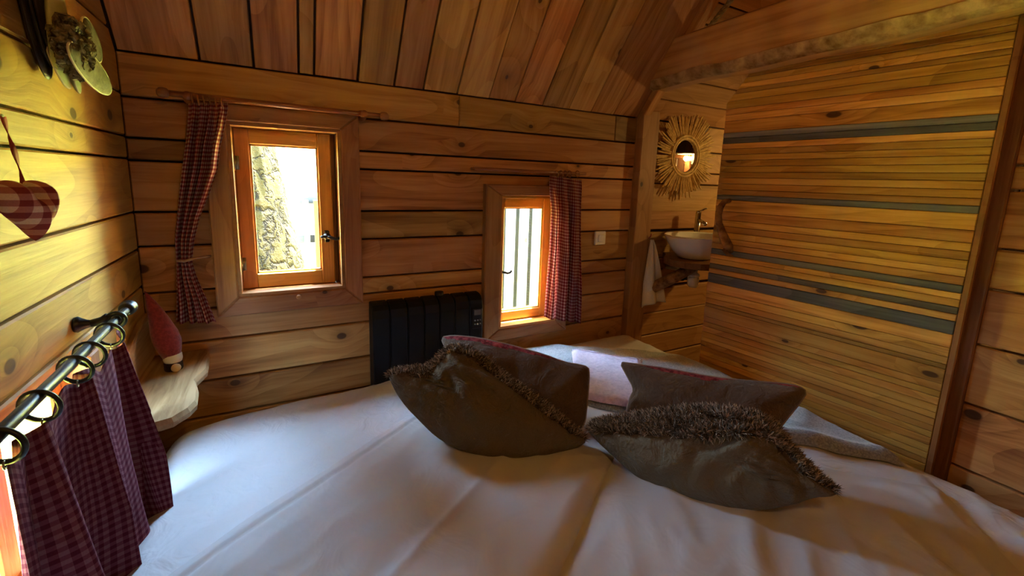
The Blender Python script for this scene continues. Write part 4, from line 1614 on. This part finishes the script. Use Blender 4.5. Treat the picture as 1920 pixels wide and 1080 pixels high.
def cushion(name, label, px, foot, lean, yawoff, Tf, Tb, mats, footz=.03, fur=None, pipe=True, pleats=None, seed=0.0, wr=.012, strip=None):
    """px: outline of the cushion seam in the photograph, laid on a plane that stands on the bed at `foot`"""
    P0 = on(*foot, 2, ZB + footz)
    a = math.radians(lean)
    h = -np.array([P0[0], P0[1], 0])
    h /= np.linalg.norm(h)
    cyw, syw = math.cos(yawoff), math.sin(yawoff)
    h = np.array([h[0] * cyw - h[1] * syw, h[0] * syw + h[1] * cyw, 0])
    N = h * math.cos(a) + np.array([0, 0, math.sin(a)])
    U = np.cross(np.array([0, 0, 1.0]), h)
    V = np.cross(N, U)
    ol = []
    for (x, y) in px:
        d = onpl(x, y, P0, N) - P0
        ol.append((d @ U, d @ V))
    ol = resample(ol, 112)
    c = thing(name, label, 'cushion', P0)
    mb, loop = inflate(ol, U, V, N, P0, Tf, Tb, 16, .62, wr, seed, None)
    if pleats:
        pl = []
        for (x, y, ln, am, fr2) in pleats:
            d = onpl(x, y, P0, N) - P0
            pl.append((d @ U, d @ V, ln, am, fr2))
        mb, loop = inflate(ol, U, V, N, P0, Tf, Tb, 16, .62, wr, seed, pl)
    if strip:                      # the fur side laps over the top seam down to this line
        sp_ = []
        for (x, y) in strip:
            d = onpl(x, y, P0, N) - P0
            sp_.append((d @ U, d @ V))
        sp_.sort()
        su, sv = [q[0] for q in sp_], [q[1] for q in sp_]
        va = np.array(mb.v)
        for fi, f in enumerate(mb.f):
            if mb.mi[fi] == 0:
                d = va[list(f)].mean(axis=0) - P0
                if d @ V > np.interp(d @ U, su, sv):
                    mb.mi[fi] = 1
    body = mb.obj('cover', mats, c, True)
    if pipe:
        MB().tube(loop + [loop[0]], .0035, 6, caps=False).obj('piping', 'piping', c, True)
    if fur:
        dens, ln, vmin = fur
        rng = random.Random(int(seed * 10) + 3)
        n = len(ol)
        half = 17 * n
        vs = np.array(mb.v)
        back = [f for f, m_ in zip(mb.f, mb.mi) if m_ == 1]
        fm = MB()
        cen3 = vs.mean(axis=0)
        cols = []
        areas = []
        cents = []
        for f in back:
            A, B, C_, D_ = (vs[i] for i in f)
            nn = np.cross(C_ - A, D_ - B) * .5
            areas.append(np.linalg.norm(nn))
            cents.append((A + B + C_ + D_) / 4)
        areas = np.array(areas)
        cum = np.cumsum(areas)
        for i in range(dens):
            k = int(np.searchsorted(cum, rng.random() * cum[-1]))
            f = back[min(k, len(back) - 1)]
            A, B, C_, D_ = (vs[i2] for i2 in f)
            s1, s2 = rng.random(), rng.random()
            p = (A * (1 - s1) + B * s1) * (1 - s2) + (D_ * (1 - s1) + C_ * s1) * s2
            nn = np.cross(C_ - A, D_ - B)
            l_ = np.linalg.norm(nn)
            if l_ < 1e-12:
                continue
            nn = nn / l_
            dpl = p - P0
            if strip and dpl @ V < np.interp(dpl @ U, su, sv) and abs(dpl @ N) < .030:
                continue
            if np.dot(p - cen3, nn) < 0:
                nn = -nn
            dr = nn + np.array([rng.gauss(0, .45), rng.gauss(0, .45), rng.gauss(.15, .45)])
            dr /= np.linalg.norm(dr)
            sd = np.cross(dr, np.array([rng.gauss(0, 1), rng.gauss(0, 1), rng.gauss(0, 1)]))
            sd = sd / (np.linalg.norm(sd) + 1e-9) * rng.uniform(.0011, .0019)
            L_ = ln * rng.uniform(.6, 1.2)
            mid = p + dr * L_ * .55
            tip = p + dr * L_ + np.array([rng.gauss(0, .2), rng.gauss(0, .2), -.25]) * L_ * .5
            fm.add([p - sd, p + sd, mid + sd * .8, mid - sd * .8, tip], [(0, 1, 2, 3), (3, 2, 4)])
            g_ = rng.choice((.035, .06, .11, .19, .32))
            cc = (g_ * 1.0, g_ * .80, g_ * .60, 1)
            cols += [cc] * 2 + [tuple(min(1, q * 1.5) for q in cc[:3]) + (1,)] * 2 + [tuple(min(1, q * 2.0) for q in cc[:3]) + (1,)]
        fo = fm.obj('fur', 'fur', c)
        fo['kind'] = 'stuff'
        ca = fo.data.color_attributes.new('shade', 'FLOAT_COLOR', 'POINT')
        ca.data.foreach_set('color', np.array(cols, dtype=np.float32).ravel())
    return c


A_px = [(727, 703), (745, 694), (772, 692), (800, 690), (818, 676), (836, 655), (858, 648), (884, 656), (915, 680), (950, 708), (990, 735), (1030, 765), (1065, 796), (1104, 826),
        (1085, 838), (1052, 848), (1010, 858), (960, 862), (905, 856), (855, 842), (815, 818), (785, 788), (760, 762), (740, 733)]
B_px = [(826, 633), (850, 629), (900, 634), (960, 648), (1020, 665), (1060, 680), (1096, 686), (1105, 692), (1102, 740), (1096, 800), (1080, 808), (1000, 812), (925, 795), (880, 760), (855, 700), (840, 660)]
C_px = [(1162, 679), (1185, 682), (1250, 691), (1330, 706), (1400, 714), (1490, 721), (1514, 733), (1500, 755), (1475, 785), (1455, 812), (1400, 835), (1300, 835), (1220, 815), (1172, 782), (1180, 748), (1190, 730), (1176, 705)]
D_px = [(1098, 805), (1130, 789), (1180, 782), (1230, 774), (1300, 766), (1360, 768), (1420, 778), (1455, 800), (1482, 840), (1512, 874), (1550, 908), (1573, 924), (1560, 932), (1528, 932), (1490, 946), (1440, 956), (1380, 958), (1310, 948), (1252, 928),
        (1200, 900), (1152, 858), (1118, 826)]
cushion('cushion', 'taupe cushion with red knit back behind the fur trimmed one near the radiator', B_px, (1000, 812), 29, .0, .055, .06, ['taupe', 'knit'], seed=3.1, wr=.014,
        strip=[(826, 633), (845, 637), (900, 644), (960, 657), (1000, 666), (1060, 679), (1105, 690)])
cushion('cushion', 'taupe cushion with red knit back leaning by the slatted door', C_px, (1320, 838), 30, .0, .07, .06, ['taupe', 'knit'], seed=5.2, wr=.02,
        strip=[(1162, 677), (1195, 684), (1250, 700), (1330, 716), (1350, 714), (1400, 712), (1514, 731)])
cushion('cushion', 'olive linen cushion with brown fur back, peaked top corner folded over', A_px, (940, 866), 33, .0, .085, .055, ['linen', 'fur_base'], seed=1.3, fur=(26000, .020, 0), pipe=False,
        pleats=[(828, 678, .30, .016, 13)], wr=.026,
        strip=[(727, 706), (770, 712), (800, 712), (815, 700), (838, 670), (850, 664), (872, 670), (905, 694), (950, 726), (990, 758), (1030, 787), (1070, 815), (1104, 830)])
cushion('cushion', 'olive linen cushion with brown fur back, lying low toward the slatted door', D_px, (1360, 962), 34, .0, .085, .06, ['linen', 'fur_base'], seed=7.7, fur=(30000, .024, 0), pipe=False,
        pleats=[(1440, 815, .24, .011, 15)], wr=.026,
        strip=[(1098, 806), (1150, 818), (1220, 822), (1300, 828), (1380, 822), (1430, 824), (1455, 845), (1490, 885), (1530, 908), (1573, 928)])

# ------------------------------------------------------------------ outdoors
def bark_mat():
    t = NT('pine_bark')
    tc = t.n('ShaderNodeTexCoord')
    sp = t.n('ShaderNodeSeparateXYZ')
    t.l(tc.outputs['Object'], sp.inputs[0])
    nz = t.noise(tc.outputs['Object'], 9, 4, .6)
    v = t.vec(t.math('MULTIPLY_ADD', nz, .25, t.math('MULTIPLY', sp.outputs[0], 1.0)), t.math('MULTIPLY_ADD', nz, .25, sp.outputs[1]), t.math('MULTIPLY', sp.outputs[2], .5))
    vo = t.n('ShaderNodeTexVoronoi', feature='DISTANCE_TO_EDGE')
    t.l(v, vo.inputs['Vector'])
    vo.inputs['Scale'].default_value = 12
    e = t.math('MULTIPLY', vo.outputs['Distance'], 7, clamp=True)
    n2 = t.noise(tc.outputs['Object'], 45, 5, .7)
    f = t.math('MULTIPLY', e, t.math('MULTIPLY_ADD', n2, .8, .45))
    t.base(t.ramp(f, [(.0, (.004, .0025, .0008)), (.3, (.020, .0135, .0032)), (.85, (.038, .028, .0068))]))
    t.set(Roughness=.95, Specular_IOR_Level=.1)
    t.bump(f, .8, .03)
    return t.m


M['bark'] = bark_mat()
M['grass'] = mottled('sunlit_grass', (.38, .38, .05), (.56, .52, .09), 3, 1, .4)
M['weathered'] = wood('weathered_boards', (.34, .33, .28), (.48, .47, .41), (.60, .59, .53), knots=.1, var=.2)
M['new_pine'] = wood('yellow_pine', (.045, .022, .003), (.055, .028, .004), (.065, .035, .006), knots=.1, var=.1)
M['rail_wood'] = plain('weathered_rail', (.035, .032, .026), .9)
M['needle'] = plain('pine_needles', (.006, .017, .010), .7)

ground = MB()
ground.grid(lambda u, v: ((u - .5) * 60, -8 + v * 45, -3.2 + max(0, (-8 + v * 45) - 7) * .30 + .25 * mn.noise(Vector((u * 14, v * 12, 0)))), 60, 60)
go = struct('ground', ground, 'grass', 'sunlit grassy slope outside', True)

tree = thing('tree', 'thick pine trunk with plated bark close outside the window', 'tree', (-.28, 2.95, -3.0))
mb = MB()
NZ, NA = 90, 96


def trunk_fn(u, v):
    a = 2 * math.pi * u
    z = -3.3 + v * 6.3
    cx_ = -.235 + .0 * z
    # right flank measured against the pane: x = .036 at z = .19, .176 at z = -.585 (distance 2.8)
    r = .30 - .17 * (z + .2) + (.06 * (z + .2) ** 2 if z < -.2 else .02 * (z + .2) ** 2)
    r = min(max(r, .16), .95)
    ca, sa = math.cos(a), math.sin(a)
    rid = ridge(mn.noise(Vector((ca * 5.5, sa * 5.5, z * 2.3)))) * .012 + mn.noise(Vector((ca * 14, sa * 14, z * 7))) * .007
    r += rid - .012
    return (cx_ + r * ca, 2.98 + r * sa, z)


mb.grid(trunk_fn, NA, NZ)
mb.obj('trunk', 'bark', tree, True)
random.seed(21)
for (bx, by, bz, n) in ((.62, 4.2, .62, 260), (.95, 4.6, .45, 260), (.15, 4.4, .75, 200)):
    nm = MB()
    nm.tube([(-.2, 3.0, bz + .5), ((bx - .2) / 2, (by + 3) / 2, bz + .3), (bx, by, bz)], [.04, .025, .01], 7)
    nm.obj('branch', 'bark', tree, True)
    nn_ = MB()
    for i in range(n):
        p = Vector((bx + random.gauss(0, .22), by + random.gauss(0, .2), bz + random.gauss(0, .09)))
        for k in range(5):
            d_ = Vector((random.gauss(0, 1), random.gauss(0, 1), random.gauss(-.2, .6))).normalized() * random.uniform(.06, .11)
            s_ = d_.cross(Vector((0, 0, 1))).normalized() * .006
            nn_.add([p - s_, p + s_, p + d_], [(0, 1, 2)])
    fo = nn_.obj('foliage', 'needle', tree)
    fo['kind'] = 'stuff'

# balcony railing seen past the trunk
rl = thing('railing', 'pale wooden balcony railing outside the tree trunk window', 'railing', (.3, 4.6, -1.0))
for px in (574, 596, 640, 690):
    P = on(px, 400, 1, 4.6)
    MB().box((P[0], 4.6, -.95), (.075 if px == 596 else .05, .06, 1.42), None, .005).obj('post', 'new_pine' if px == 596 else 'rail_wood', rl)
for zr in (-.24, -.62, -1.1):
    MB().box((1.0, 4.64, zr), (1.9, .03, .08), None, .004).obj('rail', 'rail_wood', rl)
# boarded screen close outside the lower window
sc_ = thing('board_screen', 'screen of upright weathered boards outside the lower window', 'fence', (1.7, 2.75, -1.2))
x = .95
random.seed(9)
edges = [on(p, 480, 1, 2.75)[0] for p in (925, 950, 974, 1000, 1024)]
bw = (edges[-1] - edges[0]) / 4
for i in range(-4, 8):
    xa = edges[0] + bw * i
    plank('board', sc_, [(-2.4, -xa - bw + .042), (.75, -xa - bw + .042), (.75, -xa), (-2.4, -xa)], ((0, 2.79, 0), (0, 0, 1), (-1, 0, 0), (0, -1, 0)), .025, 'weathered')
M['old_board'] = plain('greened_boards', (.034, .038, .022), .9)
for i in range(-4, 8):
    xa = edges[0] + bw * i
    MB().box((xa + bw - .014, 2.815, -.825), (bw * .8, .02, 3.15)).obj('back_board', 'old_board', sc_)
for zr in (-.0, -1.3):
    MB().box((edges[0] + 2 * bw, 2.84, zr), (bw * 12, .03, .09)).obj('cross_rail', 'weathered', sc_)

for o in bpy.data.objects:
    if '_at' in o:
        del o['_at']
